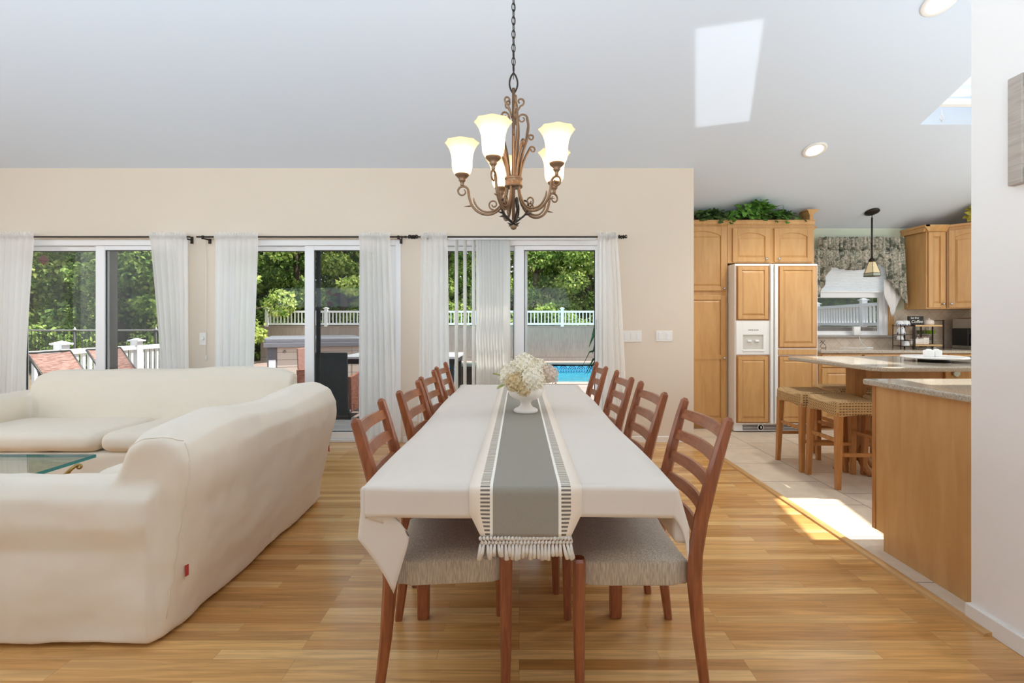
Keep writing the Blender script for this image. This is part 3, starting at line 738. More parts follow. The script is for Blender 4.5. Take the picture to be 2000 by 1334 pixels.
M['stem'] = mat('flower_stem', s2l(110, 120, 70), .6)
def hydrangea(c, r, pm, seed, label):
    rr = random.Random(seed); c = Vector(c)
    t = thing('hydrangea_flower', label, 'flower', c, 0, 'hydrangeas in the urn')
    m = MB(); n = int(95*(r/.06)**2)
    for k in range(n):
        z = 1-2*(k+.5)/n; a = k*2.39996; q = Vector((math.sqrt(1-z*z)*math.cos(a), math.sqrt(1-z*z)*math.sin(a), z))
        if q.z < -.75: continue
        p = c+q*(r*rr.uniform(.86, 1.04)); tx = q.orthogonal().normalized(); ty = q.cross(tx)
        th = rr.uniform(0, 6.28); s_ = rr.uniform(.011, .015)
        for j in range(4):
            al = th+j*pi/2; d = tx*math.cos(al)+ty*math.sin(al); e_ = tx*math.cos(al+pi/2)+ty*math.sin(al+pi/2)
            lift = q*rr.uniform(.15, .7)*s_
            m.add([p, p+d*s_*.55+e_*s_*.45+lift*.4, p+d*s_*1.05+lift, p+d*s_*.55-e_*s_*.45+lift*.4], [(0, 1, 2, 3)], False)
    m2 = MB().ball(c, r*.82, 12, 8)
    build(m, 'petals', pm, t); build(m2, 'core', pm, t)
    base = Vector((VX, VY, vz+.10)); build(MB().tube([c-Vector((0, 0, r*.6)), (c+base)/2, base+(c-base)*.15], .003, 6), 'stem', M['stem'], t)
fw_ = [((VX-.075, VY-.02, .935), .062, 'petal', 'cream hydrangea head bulging from the urn on the curtain side'), ((VX-.045, VY-.065, .905), .055, 'petal_tan', 'tan dried hydrangea head low at the front of the urn'),
       ((VX+.03, VY-.07, .925), .066, 'petal', 'large ivory hydrangea head facing forward over the urn rim'), ((VX-.01, VY-.02, .985), .06, 'petal', 'topmost ivory hydrangea head of the bouquet'),
       ((VX+.115, VY+.0, .935), .05, 'petal_pink', 'blush hydrangea head hanging out toward the pool view'), ((VX+.06, VY+.05, .955), .06, 'petal', 'ivory hydrangea head behind the blush one'),
       ((VX-.01, VY-.095, .872), .032, 'petal_tan', 'smallest tan blossom spilling over the urn rim'), ((VX-.03, VY+.06, .945), .06, 'petal', 'cream hydrangea head at the back of the bouquet')]
for k, (c, r, pm, lb) in enumerate(fw_): hydrangea(c, r, M[pm], 20+k, lb)
M['leaf_pale'] = leafmat('pale_leaf', s2l(150, 158, 90), s2l(206, 206, 150), 20, .3)
def simple_leaf(mb, p, d, up, L_, w):
    p = Vector(p); d = Vector(d).normalized(); s_ = d.cross(Vector(up)).normalized(); n_ = s_.cross(d)
    vs = [p]
    for k, q in ((.3, .8), (.6, 1.0), (.85, .55)):
        vs += [p+d*L_*k+s_*w*q+n_*w*.25, p+d*L_*k-n_*w*.1*k, p+d*L_*k-s_*w*q+n_*w*.25]
    vs.append(p+d*L_)
    mb.add(vs, [(0,1,2),(0,2,3),(1,4,5,2),(2,5,6,3),(4,7,8,5),(5,8,9,6),(7,10,8),(8,10,9)], True)
m = MB(); simple_leaf(m, (VX-.10, VY-.05, .895), (-.8, -.6, -.4), (0, 0, 1), .06, .02); m.tube([(VX-.05, VY-.02, vz+.13), (VX-.085, VY-.045, .89), (VX-.10, VY-.05, .895)], .003, 6)
tag(build(m, 'leaf_sprig', M['leaf_pale'], loc=(VX-.05, VY-.02, vz+.13)), 'lower green leaf sprig drooping from the bouquet over the urn rim', 'leaf')
m = MB(); simple_leaf(m, (VX-.115, VY-.01, .93), (-1, -.1, .25), (0, 0, 1), .06, .022)
m.tube([(VX-.06, VY, vz+.13), (VX-.1, VY-.01, .91), (VX-.115, VY-.01, .93)], .003, 6)
tag(build(m, 'leaf_sprig', M['leaf_pale'], loc=(VX, VY, vz+.13)), 'upper pale green leaf sprig pointing out of the bouquet toward the blinds', 'leaf')

# ---------------------------------------------------------------- dining chairs (local frame: +x is the back)
def seatmat():
    m, nt, N, L, b = nmat('tweed_seat')
    t = N.new('ShaderNodeTexCoord'); mp = N.new('ShaderNodeMapping'); mp.inputs['Scale'].default_value = (260, 260, 26)
    L.new(t.outputs['Object'], mp.inputs['Vector']); n = N.new('ShaderNodeTexNoise'); n.inputs['Scale'].default_value = 1.0; n.inputs['Detail'].default_value = 3
    L.new(mp.outputs[0], n.inputs['Vector']); r = N.new('ShaderNodeValToRGB'); r.color_ramp.elements[0].position = .35; r.color_ramp.elements[1].position = .65
    r.color_ramp.elements[0].color = (*s2l(170, 158, 140), 1); r.color_ramp.elements[1].color = (*s2l(208, 196, 176), 1)
    L.new(n.outputs['Fac'], r.inputs[0]); L.new(r.outputs[0], b.inputs['Base Color']); b.inputs['Roughness'].default_value = .95
    b.inputs['Sheen Weight'].default_value = .2; return m
M['seat'] = seatmat()
def bar(mb, pts, ws, ds, axis=(0, 1, 0)):
    pts = [Vector(p) for p in pts]; rings = []; ax = Vector(axis)
    for i, p in enumerate(pts):
        tg = (pts[min(i+1, len(pts)-1)]-pts[max(i-1, 0)]).normalized(); nx = ax.cross(tg).normalized(); w, d = ws[i]/2, ds[i]/2; c = .32
        r = []
        for (a, b_) in ((1, 1-c*2), (1-c*1.2, 1), (-1+c*1.2, 1), (-1, 1-c*2), (-1, -1+c*2), (-1+c*1.2, -1), (1-c*1.2, -1), (1, -1+c*2)): r.append(p+nx*w*a+ax*d*b_)
        rings.append(r)
    return mb.loft(rings, False)
def make_chair(label):
    t = thing('dining_chair', label, 'chair', (0, 0, 0), 0, 'ladder-back dining chairs around the table')
    for s_ in (-1, 1):
        y = .195*s_
        q = MB(); bar(q, [(-.188, y, 0), (-.190, y, .2), (-.190, y, .428), (-.190, y, .438)], [.030, .038, .042, .034], [.030, .036, .040, .032]); build(q, 'leg', M['teak'], t, local=True)
        q = MB(); bar(q, [(.222, y, 0), (.200, y, .18), (.186, y, .36), (.188, y, .45), (.206, y*1.01, .56), (.240, y*1.03, .70), (.276, y*1.05, .83), (.293, y*1.05, .885), (.297, y*1.05, .896)],
                      [.030, .038, .046, .048, .046, .042, .036, .032, .014], [.026, .028, .030, .030, .028, .027, .026, .025, .012]); build(q, 'leg', M['teak'], t, local=True)
    def sp(u, v):
        x = -.20+.385*u; y = (-.178+.356*v); return x, y
    s_ = MB(); nx_, ny = 13, 13; top = []; bot = []
    for j in range(ny):
        for i in range(nx_):
            u, v = i/(nx_-1), j/(ny-1); a, b_ = 2*u-1, 2*v-1
            a2 = math.copysign(abs(a)**.8, a); b2 = math.copysign(abs(b_)**.8, b_)
            x = -.012+.186*a2; y = .190*b2; e_ = max(abs(a), abs(b_))
            if abs(b2) > .83 and abs(a2) > .86: y *= .93; 
            z = .432+.022*(1-a**2)*(1-b_**2)**.5-.012*e_**6-.012*(1-b_*b_)*(abs(a)) ; top.append((x, y, z))
            bot.append((x*.985, y*.985, .338+.012*(1-e_)))
    n = nx_*ny; s_.add(top+bot, [])
    for j in range(ny-1):
        for i in range(nx_-1):
            a = j*nx_+i; s_.f.append((a, a+1, a+nx_+1, a+nx_)); s_.f.append((n+a, n+a+nx_, n+a+nx_+1, n+a+1)); s_.sm += [True]*2; s_.mi += [0]*2
    edge = [i for i in range(nx_)]+[j*nx_+nx_-1 for j in range(1, ny)]+[(ny-1)*nx_+i for i in range(nx_-2, -1, -1)]+[j*nx_ for j in range(ny-2, 0, -1)]
    for k in range(len(edge)):
        a, b_ = edge[k], edge[(k+1) % len(edge)]; s_.f.append((a, n+a, n+b_, b_)); s_.sm.append(True); s_.mi.append(0)
    build(s_, 'seat', M['seat'], t, local=True, bevel=.008)
    for z, x in ((.835, .274), (.752, .250), (.668, .226), (.585, .207), (.505, .191)):
        q = MB(); pts = [(x+.030*(1-(k/5-1)**2), -.196+.0392*k, z) for k in range(11)]
        rings = []
        for (px, py, pz) in pts:
            e_ = 1-.18*abs(py/.196)**2
            rings.append([(px-.005, py, pz-.020*e_), (px+.005, py, pz-.021*e_), (px+.012, py, pz-.017*e_), (px+.019, py, pz+.017*e_), (px+.017, py, pz+.021*e_), (px+.007, py, pz+.020*e_)])
        q.loft(rings, False); build(q, 'back_slat', M['teak_y'], t, local=True)
    return t
chairs = [(.385, 1.76, 0, 'nearest ladder-back chair on the kitchen side of the table'),
          (-.25, 1.77, pi+math.radians(5), 'nearest ladder-back chair on the sofa side of the table'),
          (.352, 2.335, 0, 'second ladder-back chair on the kitchen side, counted from the fringe end'),
          (.346, 2.93, 0, 'third ladder-back chair on the kitchen side, counted from the fringe end'),
          (.325, 3.62, 0, 'ladder-back chair on the kitchen side nearest the pool door'),
          (-.252, 2.385, pi, 'second ladder-back chair on the sofa side, counted from the fringe end'),
          (-.270, 2.955, pi, 'third ladder-back chair on the sofa side, counted from the fringe end'),
          (-.292, 3.60, pi, 'ladder-back chair on the sofa side nearest the vertical blinds')]
ch0 = make_chair(chairs[0][3]); ch0.location = (chairs[0][0], chairs[0][1], 0)
for x, y, rz, lb in chairs[1:]: dup(ch0, (x, y, 0), rz, lb)
# ---------------------------------------------------------------- chandelier
CX, CY = WX(1003, 2.4), 2.4
def shademat():
    m, nt, N, L, b = nmat('alabaster_shade'); N.remove(b)
    d = N.new('ShaderNodeBsdfDiffuse'); d.inputs[0].default_value = (.80, .62, .40, 1)
    tl = N.new('ShaderNodeBsdfTranslucent'); tl.inputs[0].default_value = (.95, .72, .45, 1)
    mx = N.new('ShaderNodeMixShader'); mx.inputs[0].default_value = .6; L.new(d.outputs[0], mx.inputs[1]); L.new(tl.outputs[0], mx.inputs[2])
    em = N.new('ShaderNodeEmission'); em.inputs[0].default_value = (1.0, .74, .42, 1); em.inputs[1].default_value = .24
    ad = N.new('ShaderNodeAddShader'); L.new(mx.outputs[0], ad.inputs[0]); L.new(em.outputs[0], ad.inputs[1])
    L.new(ad.outputs[0], N['Material Output'].inputs[0]); return m
M['shade'] = shademat()
M['bulb'] = mat('lit_bulb', (1, .9, .7), .5, emit=(1.0, .86, .62), estr=25)
ch = thing('chandelier', 'bronze scroll chandelier with five lit bell shades over the table', 'chandelier', (CX, CY, 1.673))
C3 = lambda r, a, z: Vector((CX+r*math.cos(a), CY+r*math.sin(a), z))
def scroll(c, r0, a0, turns, n=14, r1=.004, plane=None):
    """a flat spiral in (radial, z) coordinates"""
    return [(c[0]+(r0+(r1-r0)*k/n)*math.cos(a0+turns*2*pi*k/n), c[1]+(r0+(r1-r0)*k/n)*math.sin(a0+turns*2*pi*k/n)) for k in range(n+1)]
zt = zc(CY)
# chain of oval links and the cord
links = MB(); z = 2.475; k = 0
while z < zt-.06:
    a = k % 2; pts = []
    for q in range(14):
        al = 2*pi*q/14; u = .0085*math.cos(al); w = .022*math.sin(al)
        pts.append((CX+(u if a else u*.35), CY+(u*.35 if a else u), z+w))
    links.tube(pts, .0024, 6, closed=True); z += .034; k += 1
build(links, 'chain', M['iron'], ch)
build(MB().tubes([(CX, CY, 2.42), (CX+.003, CY, 2.8), (CX-.002, CY, 3.2), (CX, CY, zt-.03)], .002, 6), 'cord', M['iron'], ch)
build(MB().lathe([(.001, -.05), (.02, -.05), (.05, -.035), (.065, -.01), (.066, .02)], 24, (CX, CY, zt), cap1=True), 'ceiling_canopy', M['iron'], ch)
q = MB()
for s_ in (-1, 1): q.tubes([(CX, CY, 2.452), (CX+s_*.012, CY, 2.435), (CX+s_*.02, CY, 2.405), (CX+s_*.016, CY, 2.375), (CX, CY, 2.345)], .0045, 8)
build(q, 'top_loop', M['iron'], ch)
build(MB().cyl((CX, CY, 1.70), (CX, CY, 2.375), .0085, 12).lathe([(.001, 1.668), (.012, 1.672), (.018, 1.685), (.010, 1.70), (.014, 1.712), (.008, 1.72)], 14, (CX, CY, 0)), 'stem', M['bronze'], ch)
build(MB().lathe([(.030, 1.878), (.044, 1.880), (.046, 1.888), (.042, 1.892), (.042, 1.918), (.046, 1.922), (.043, 1.930), (.030, 1.931)], 24, (CX, CY, 0)), 'hub_ring', M['bronze'], ch)
def lf(mb, p, d, L_, w=.008):
    p = Vector(p); d = Vector(d).normalized(); mb.tubes([p, p+d*L_*.4, p+d*L_], [w*.5, w, .0008], 6, .5)
for i in range(5):
    a = math.radians(-110+72*i)
    arm = MB()
    pr = [(.030, 1.885), (.034, 1.85), (.048, 1.805), (.075, 1.768), (.11, 1.748), (.15, 1.748), (.185, 1.765), (.210, 1.795), (.222, 1.83), (.226, 1.86)]
    curl = scroll((.256, 1.862), .030, pi, -1.15, 18, .012)
    pts = [C3(r, a, z) for r, z in pr+curl]
    arm.tubes(pts, [.0065]*len(pr)+[.0062-.0032*k/18 for k in range(19)], 8)
    # companion rod lying beside the arm, with a leaf tip
    pr2 = [(.036, 1.885), (.042, 1.845), (.06, 1.80), (.085, 1.772), (.115, 1.760), (.150, 1.762), (.178, 1.780), (.196, 1.808), (.200, 1.83)]
    arm.tubes([C3(r, a, z) for r, z in pr2], [.005]*8+[.002], 8)
    lf(arm, C3(.205, a, 1.79), C3(.245, a, 1.775)-C3(.205, a, 1.79)+Vector((0, 0, .012)), .045)
    sc_ = scroll((.10, 1.795), .026, -pi/2, 1.25, 16, .007); arm.tubes([C3(r, a, z) for r, z in sc_], .004, 6)
    ao = build(arm, 'arm', M['bronze'], ch)
    cp = MB().lathe([(.006, 1.888), (.009, 1.895), (.008, 1.904), (.013, 1.912), (.018, 1.918), (.016, 1.924), (.026, 1.934), (.034, 1.942), (.036, 1.948), (.030, 1.950)], 20, tuple(C3(.258, a, 0)))
    build(cp, 'cup', M['bronze'], ao)
    sp_ = [(.030, 1.947), (.040, 1.953), (.047, 1.968), (.050, 1.99), (.051, 2.02), (.054, 2.05), (.062, 2.076), (.074, 2.096), (.082, 2.106)]
    lb = lambda al, z: 1+(.045*math.cos(8*al)*max(0, (z-2.02)/.08) + .012*math.cos(16*al))
    so_ = build(MB().lathe(sp_, 64, tuple(C3(.258, a, 0)), lob=lb, cap0=False, cap1=False), 'lamp_shade', M['shade'], ch)
    bl = MB().lathe([(.001, 1.955), (.010, 1.956), (.012, 1.975), (.022, 1.995), (.026, 2.015), (.018, 2.036), (.001, 2.045)], 14, tuple(C3(.258, a, 0)))
    build(bl, 'bulb', M['bulb'], so_)
    # upper plume: three rods rising from the ring and curling outwards
    a2 = a+math.radians(36)
    pl = MB()
    r1 = [(.028, 1.925), (.032, 1.98), (.045, 2.05), (.064, 2.12), (.074, 2.18), (.068, 2.225)]+scroll((.044, 2.222), .026, .1, 1.2, 16, .006)
    pl.tubes([C3(r, a2, z) for r, z in r1], [.0065]*6+[.005-.002*k/16 for k in range(17)], 8)
    r2 = [(.032, 1.925), (.040, 1.975), (.058, 2.03), (.082, 2.078)]+scroll((.097, 2.075), .016, pi*.85, -.95, 12, .007)
    pl.tubes([C3(r, a2+.22, z) for r, z in r2], [.006]*4+[.005-.002*k/12 for k in range(13)], 8)
    r3 = [(.030, 1.925), (.037, 1.985), (.053, 2.06), (.076, 2.125)]+scroll((.090, 2.118), .016, pi*.8, -.95, 12, .006)
    pl.tubes([C3(r, a2-.25, z) for r, z in r3], [.006]*4+[.005-.002*k/12 for k in range(13)], 8)
    lf(pl, C3(.060, a2, 2.10), C3(.075, a2, 2.24)-C3(.060, a2, 2.10), .10, .009)
    r4 = [(.012, 2.23), (.020, 2.26), (.034, 2.285)]+scroll((.034, 2.308), .022, -pi/2, .95, 12, .006)
    pl.tubes([C3(r, a2, z) for r, z in r4], .0045, 8)
    build(pl, 'plume', M['bronze'], ch)
    lo_ = MB(); r5 = [(.010, 1.705), (.032, 1.722), (.056, 1.742), (.072, 1.768), (.074, 1.795)]+scroll((.054, 1.797), .020, 0, .95, 12, .006)
    lo_.tubes([C3(r, a2, z) for r, z in r5], .005, 8); lf(lo_, C3(.055, a2, 1.742), C3(.11, a2, 1.752)-C3(.055, a2, 1.742), .04)
    build(lo_, 'lower_scroll', M['iron'], ch)
    ld = bpy.data.lights.new('chandelier_bulb', 'POINT'); ld.energy = 0.32; ld.color = (1, .80, .55); ld.shadow_soft_size = .026
    lo = bpy.data.objects.new('chandelier_bulb', ld); col.objects.link(lo); lo.location = C3(.258, a, 2.06)
q = MB()
for k in range(8):
    al = k*pi/4; lf(q, C3(.006, al, 1.692), C3(.03, al, 1.704-.012*(k % 2))-C3(.006, al, 1.692), .03, .009)
build(q, 'finial', M['iron'], ch)

# ---------------------------------------------------------------- slipcovered sofas
def rbox(mb, x0, x1, y0, y1, z0, z1, r, n=5):
    """box with rounded edges"""
    bm = bmesh.new(); bmesh.ops.create_cube(bm, size=1.0)
    for v in bm.verts: v.co = Vector(((x0+x1)/2+v.co.x*(x1-x0), (y0+y1)/2+v.co.y*(y1-y0), (z0+z1)/2+v.co.z*(z1-z0)))
    bmesh.ops.bevel(bm, geom=list(bm.edges), offset=r, segments=n, profile=.5, affect='EDGES')
    bm.verts.ensure_lookup_table(); bm.verts.index_update()
    mb.add([v.co.copy() for v in bm.verts], [tuple(v.index for v in f.verts) for f in bm.faces], True); bm.free()
def extrude_sec(mb, sec, a0, a1, axis, taper=None, n=14):
    rings = []
    for i in range(n+1):
        t = i/n; a = a0+(a1-a0)*t; e_ = min(t, 1-t)*n/3
        k = 1 if e_ >= 1 else math.sqrt(max(0.0, 1-(1-e_)**2))*.35+.65
        cx_ = sum(p[0] for p in sec)/len(sec); cz_ = sum(p[1] for p in sec)/len(sec)
        ring = []
        for p in sec:
            dx = (p[0]-cx_)*k; dz = (p[1]-cz_)*(1-(1-k)*.45 if p[1] > cz_ else 1)
            dz += taper(t, p[1]) if taper else 0
            ring.append((cx_+dx, a, cz_+dz) if axis == 'y' else (a, cx_+dx, cz_+dz))
        rings.append(ring)
    mb.loft(rings, True)
wr = bpy.data.textures.new('cloth_creases', 'CLOUDS'); wr.noise_scale = .22; wr.noise_depth = 3
wr2 = bpy.data.textures.new('cloth_waves', 'CLOUDS'); wr2.noise_scale = .6; wr2.noise_depth = 1
def soft(o, vox=.016, it=4, w=.022, extra=True):
    md = o.modifiers.new('remesh', 'REMESH'); md.mode = 'VOXEL'; md.voxel_size = vox; md.use_smooth_shade = True
    md = o.modifiers.new('smooth', 'SMOOTH'); md.iterations = it; md.factor = .5
    if extra:
        md = o.modifiers.new('waves', 'DISPLACE'); md.texture = wr2; md.strength = w*1.4; md.mid_level = .5; md.texture_coords = 'GLOBAL'
        md = o.modifiers.new('creases', 'DISPLACE'); md.texture = wr; md.strength = w; md.mid_level = .5; md.texture_coords = 'GLOBAL'
    return o
# sofa A: back turned to the dining table
sa = thing('sofa', 'cream slipcovered loveseat with its back to the dining table', 'sofa', (-1.75, 2.5, 0))
b = MB()
secA = [(-1.325, .012), (-1.28, .20), (-1.225, .42), (-1.19, .60), (-1.185, .70), (-1.225, .775), (-1.32, .815), (-1.42, .815), (-1.51, .77), (-1.57, .66), (-1.60, .45), (-1.62, .2), (-1.62, .02)]
extrude_sec(b, secA, 1.80, 3.26, 'y', lambda t, z: .016*math.sin(t*9)*(z > .7))
secArm = [(1.765, .006), (1.755, .20), (1.765, .36), (1.745, .45), (1.755, .55), (1.81, .605), (1.88, .612), (1.95, .58), (1.985, .50), (1.985, .3), (1.985, .01)]
rings = []
for x in (-1.36, -1.5, -1.7, -1.9, -2.1, -2.2, -2.25):
    k = 1 if x > -2.15 else (.97 if x > -2.22 else .88)
    rings.append([(x, 1.87+(p[0]-1.87)*k, .05+(p[1]-.05)*k) for p in secArm])
b.loft(rings, True)
b.loft([[(x, 5.06-1.0-y+1.0, z) for (x, y, z) in ring] for ring in rings], True)   # far arm
rbox(b, -2.24, -1.4, 1.9, 3.14, .03, .28, .03)
body = build(b, 'slipcover', M['linen'], sa); soft(body, w=.026, it=5)
for k, (y0, y1) in enumerate(((2.0, 2.53), (2.535, 3.07))):
    q = MB(); rbox(q, -2.27, -1.62, y0, y1, .26, .42, .06); build(q, 'seat_cushion', M['linen'], sa)
for x, y in ((-1.40, 1.90), (-1.385, 3.14), (-2.16, 1.9), (-2.16, 3.14)):
    build(MB().lathe([(.020, 0), (.026, .012), (.026, .07)], 14, (x, y, 0)), 'foot', M['foot'], sa)
bpy.context.view_layer.update()
ev = body.evaluated_get(bpy.context.evaluated_depsgraph_get())
def on_sofa(p, out=0.002):
    ok, co, no, _ = ev.closest_point_on_mesh(Vector(p)-sa.location)
    return co+sa.location+no*out, no
for P_ in ((-1.29, 1.86, .245), (-1.22, 3.20, .36)):
    c, no = on_sofa(P_); sd_ = no.cross(Vector((0, 0, 1))).normalized(); u = Vector((0, 0, 1))
    q = MB().add([c-sd_*.009+u*.020, c+sd_*.009+u*.024+no*.006, c+sd_*.009-u*.018+no*.008, c-sd_*.009-u*.022], [(0, 1, 2, 3)]); build(q, 'red_tab', M['redtag'], sa, solid=.002)
# stitched seams where back, end and arm meet
q = MB()
for path in ([(-1.30, 1.80, .08), (-1.27, 1.79, .25), (-1.24, 1.79, .42), (-1.21, 1.79, .58), (-1.20, 1.80, .70), (-1.27, 1.82, .79)], [(-1.27, 1.82, .79), (-1.35, 1.80, .81), (-1.45, 1.80, .80), (-1.53, 1.80, .74)]):
    pts = []
    for i in range(len(path)-1):
        for k in range(6): pts.append(on_sofa(Vector(path[i]).lerp(Vector(path[i+1]), k/6), .0005)[0])
    q.tube(pts, .0022, 6)
build(q, 'seam', M['linen'], sa)
# sofa B: long one in front of the doors
sb = thing('sofa', 'long cream slipcovered sofa in front of the glass doors, two seat cushions', 'sofa', (-3.12, 4.0, 0))
b = MB()
secB = [(4.40, .05), (4.42, .40), (4.43, .62), (4.40, .74), (4.33, .785), (4.24, .775), (4.17, .70), (4.12, .55), (4.09, .38), (4.06, .2), (4.06, .06)]
extrude_sec(b, secB, -4.25, -2.0, 'x', lambda t, z: (.03*t+.008*math.sin(t*11))*(z > .6), 18)
secArm2 = [(-.05, .04), (-.055, .2), (-.04, .36), (-.06, .45), (-.045, .54), (.01, .59), (.09, .60), (.17, .57), (.21, .49), (.20, .3), (.19, .06)]
for sgn, x0 in ((1, -4.40), (-1, -1.84)):
    rings = []
    for y in (4.30, 4.1, 3.9, 3.7, 3.56, 3.50, 3.47):
        k = 1 if y > 3.54 else (.97 if y > 3.49 else .88)
        rings.append([(x0+sgn*((p[0]-.08)*k+.08-.02), y, .05+(p[1]-.05)*k) for p in secArm2])
    b.loft(rings if sgn > 0 else [r[::-1] for r in rings], True)
rbox(b, -4.3, -1.95, 3.50, 4.2, .05, .26, .035)
soft(build(b, 'slipcover', M['linen'], sb), w=.024)
for (x0, x1) in ((-4.21, -3.075), (-3.065, -2.03)):
    q = MB(); rbox(q, x0, x1, 3.475, 4.14, .255, .405, .065, 6); soft(build(q, 'seat_cushion', M['linen'], sb), .02, 4, .012)
for x, y in ((-4.35, 3.56), (-1.92, 3.56), (-4.35, 4.33), (-1.92, 4.33)):
    build(MB().lathe([(.02, 0), (.026, .012), (.026, .07)], 14, (x, y, 0)), 'foot', M['foot'], sb)

# glass coffee table with brass legs
GX0, GX1, GY0, GY1, GZ = -3.75, -2.59, 1.95, 2.94, .40
ct = thing('coffee_table', 'glass topped coffee table with scrolled brass legs between the sofas', 'coffee table', ((GX0+GX1)/2, (GY0+GY1)/2, 0))
m_, nt, N, L, b_ = nmat('table_glass'); 
b_.inputs['Base Color'].default_value = (.75, .93, .90, 1); b_.inputs['Roughness'].default_value = .02; b_.inputs['Transmission Weight'].default_value = 1.0; b_.inputs['IOR'].default_value = 1.45
M['tglass'] = glass('table_glass_top', (.93, .98, .965), .5); M['tedge'] = mat('glass_edge', s2l(60, 140, 140), .15)
g = MB().box(GX0, GX1, GY0, GY1, GZ-.019, GZ); g.mi = [0, 0, 1, 1, 1, 1]
build(g, 'glass_top', [M['tglass'], M['tedge']], ct)
for (x, y, sx_, sy_) in ((GX1-.03, GY1-.10, 1, 1), (GX1-.03, GY0+.10, 1, -1), (GX0+.03, GY1-.10, -1, 1), (GX0+.03, GY0+.10, -1, -1)):
    q = MB(); d = Vector((sx_*.9, sy_*.44, 0)).normalized(); P0 = Vector((x, y, 0))
    pts = [(-.02, .0), (-.05, .04), (-.09, .10), (-.12, .17), (-.12, .23), (-.09, .275), (-.05, .305), (-.03, .335), (.0, .362)]+[(p[0], p[1]) for p in scroll((.012, .350), .016, 2.3, -1.1, 10, .005)]
    vec = [P0+d*p[0]+Vector((0, 0, p[1])) for p in pts]
    q.tube(vec, [.026, .022, .02, .02, .026, .032, .026, .018, .015]+[.012-.0006*k for k in range(11)], 10, .6)
    build(q, 'leg', M['brass'], ct)
q = MB()
for (xa, ya, xb_, yb2) in ((GX0+.14, GY0+.16, GX1-.14, GY0+.16), (GX0+.14, GY1-.16, GX1-.14, GY1-.16), (GX0+.14, GY0+.16, GX0+.14, GY1-.16), (GX1-.14, GY0+.16, GX1-.14, GY1-.16)):
    q.tube([(xa, ya, .25), (xb_, yb2, .25)], [.022, .022], 4, 1.0)
build(q, 'rail', M['brass'], ct)

# ---------------------------------------------------------------- kitchen joinery
def door_mesh(x0, x1, z0, z1, y, arch=False, fw=.052, th=.02):
    """framed door facing -y with a raised panel"""
    m = MB(); f = y-th
    m.box(x0, x0+fw, f, y, z0, z1); m.box(x1-fw, x1, f, y, z0, z1); m.box(x0+fw, x1-fw, f, y, z0, z0+fw)
    a, b_ = x0+fw, x1-fw
    if arch:
        n = 12; h = min(.055, (b_-a)*.14)
        poly = [(b_, z1), (a, z1)]+[(a+(b_-a)*k/n, z1-fw-h+h*math.sin(pi*k/n)**.8) for k in range(n+1)]
        m.prism(poly, f, y, 'y')
    else: m.box(a, b_, f, y, z1-fw, z1)
    m.box(a, b_, y-.008, y-.001, z0+fw, z1-fw)
    return m
def inner_panel(x0, x1, z0, z1, y, fw=.052, arch=False):
    g = .018; m = MB(); a, b_, c, d = x0+fw+.006, x1-fw-.006, z0+fw+.006, z1-fw-.006-(.05 if arch else 0)
    if b_-a < .06: return m.box(a, b_, y-.012, y-.007, c, d)
    o_ = [(a, c), (b_, c), (b_, d), (a, d)]; i_ = [(a+g, c+g), (b_-g, c+g), (b_-g, d-g), (a+g, d-g)]
    m.add([(x, y-.008, z) for x, z in o_]+[(x, y-.016, z) for x, z in i_], [(0,1,5,4),(1,2,6,5),(2,3,7,6),(3,0,4,7),(4,5,6,7)])
    return m
def cab_door(par, x0, x1, z0, z1, y, knob=None, arch=False, m='maple', name='door'):
    o = build(door_mesh(x0, x1, z0, z1, y, arch), name, M[m], par, bevel=.003)
    build(inner_panel(x0, x1, z0, z1, y, arch=arch), 'raised_panel', M[m], o)
    if knob: build(MB().lathe([(.006, 0), (.006, .012), (.015, .020), (.013, .028), (.001, .030)], 14, (knob[0], y-.02, knob[1]), Matrix.Rotation(pi/2, 3, 'X')), 'knob', M['chrome'], o)
    return o
def crown(x0, x1, y, z, h=.055, out=.045, ret0=None, ret1=None):
    m = MB(); sec = [(0, 0), (-.012, .0), (-.018, h*.3), (-out*.8, h*.8), (-out, h*.85), (-out, h), (0, h)]
    m.prism([(y+p[0], z+p[1]) for p in sec], x0, x1, 'x'); return m
YC = 5.45
pc = thing('pantry_cabinet', 'tall maple pantry cabinet beside the refrigerator, two stacked doors', 'cabinet', (2.07, 5.68, 0))
build(MB().box(1.77, 2.362, YC, 5.915, .08, 2.345).box(1.77, 2.362, YC+.05, 5.915, 0, .08), 'carcass', M['maple'], pc)
cab_door(pc, 1.80, 2.335, WZ(568, YC), WZ(443, YC), YC, (2.315, WZ(564, YC)), True)
dn = cab_door(pc, 1.80, 2.335, .085, WZ(577, YC), YC, (2.315, WZ(699, YC)))
build(MB().box(1.852, 2.283, YC-.020, YC-.004, WZ(702, YC), WZ(693, YC)), 'cross_rail', M['maple'], dn)
build(crown(1.77, 2.362, YC-.001, 2.32, .05, .03), 'crown', M['maple'], pc)
oc = thing('wall_cabinet', 'maple cabinet with two arched doors above the refrigerator', 'cabinet', (2.86, 5.68, 1.88))
build(MB().box(2.366, 3.345, YC, 5.915, 1.885, 2.345).box(3.325, 3.345, YC, 5.915, .0, 1.885), 'carcass', M['maple'], oc)
cab_door(oc, WX(1430, YC), WX(1502, YC), WZ(512, YC), WZ(446, YC), YC, (WX(1494, YC), WZ(506, YC)), True)
cab_door(oc, WX(1511, YC), WX(1584, YC), WZ(512, YC), WZ(446, YC), YC, (WX(1519, YC), WZ(506, YC)), True)
build(crown(2.366, 3.345, YC-.001, 2.32, .05, .03), 'crown', M['maple'], oc)
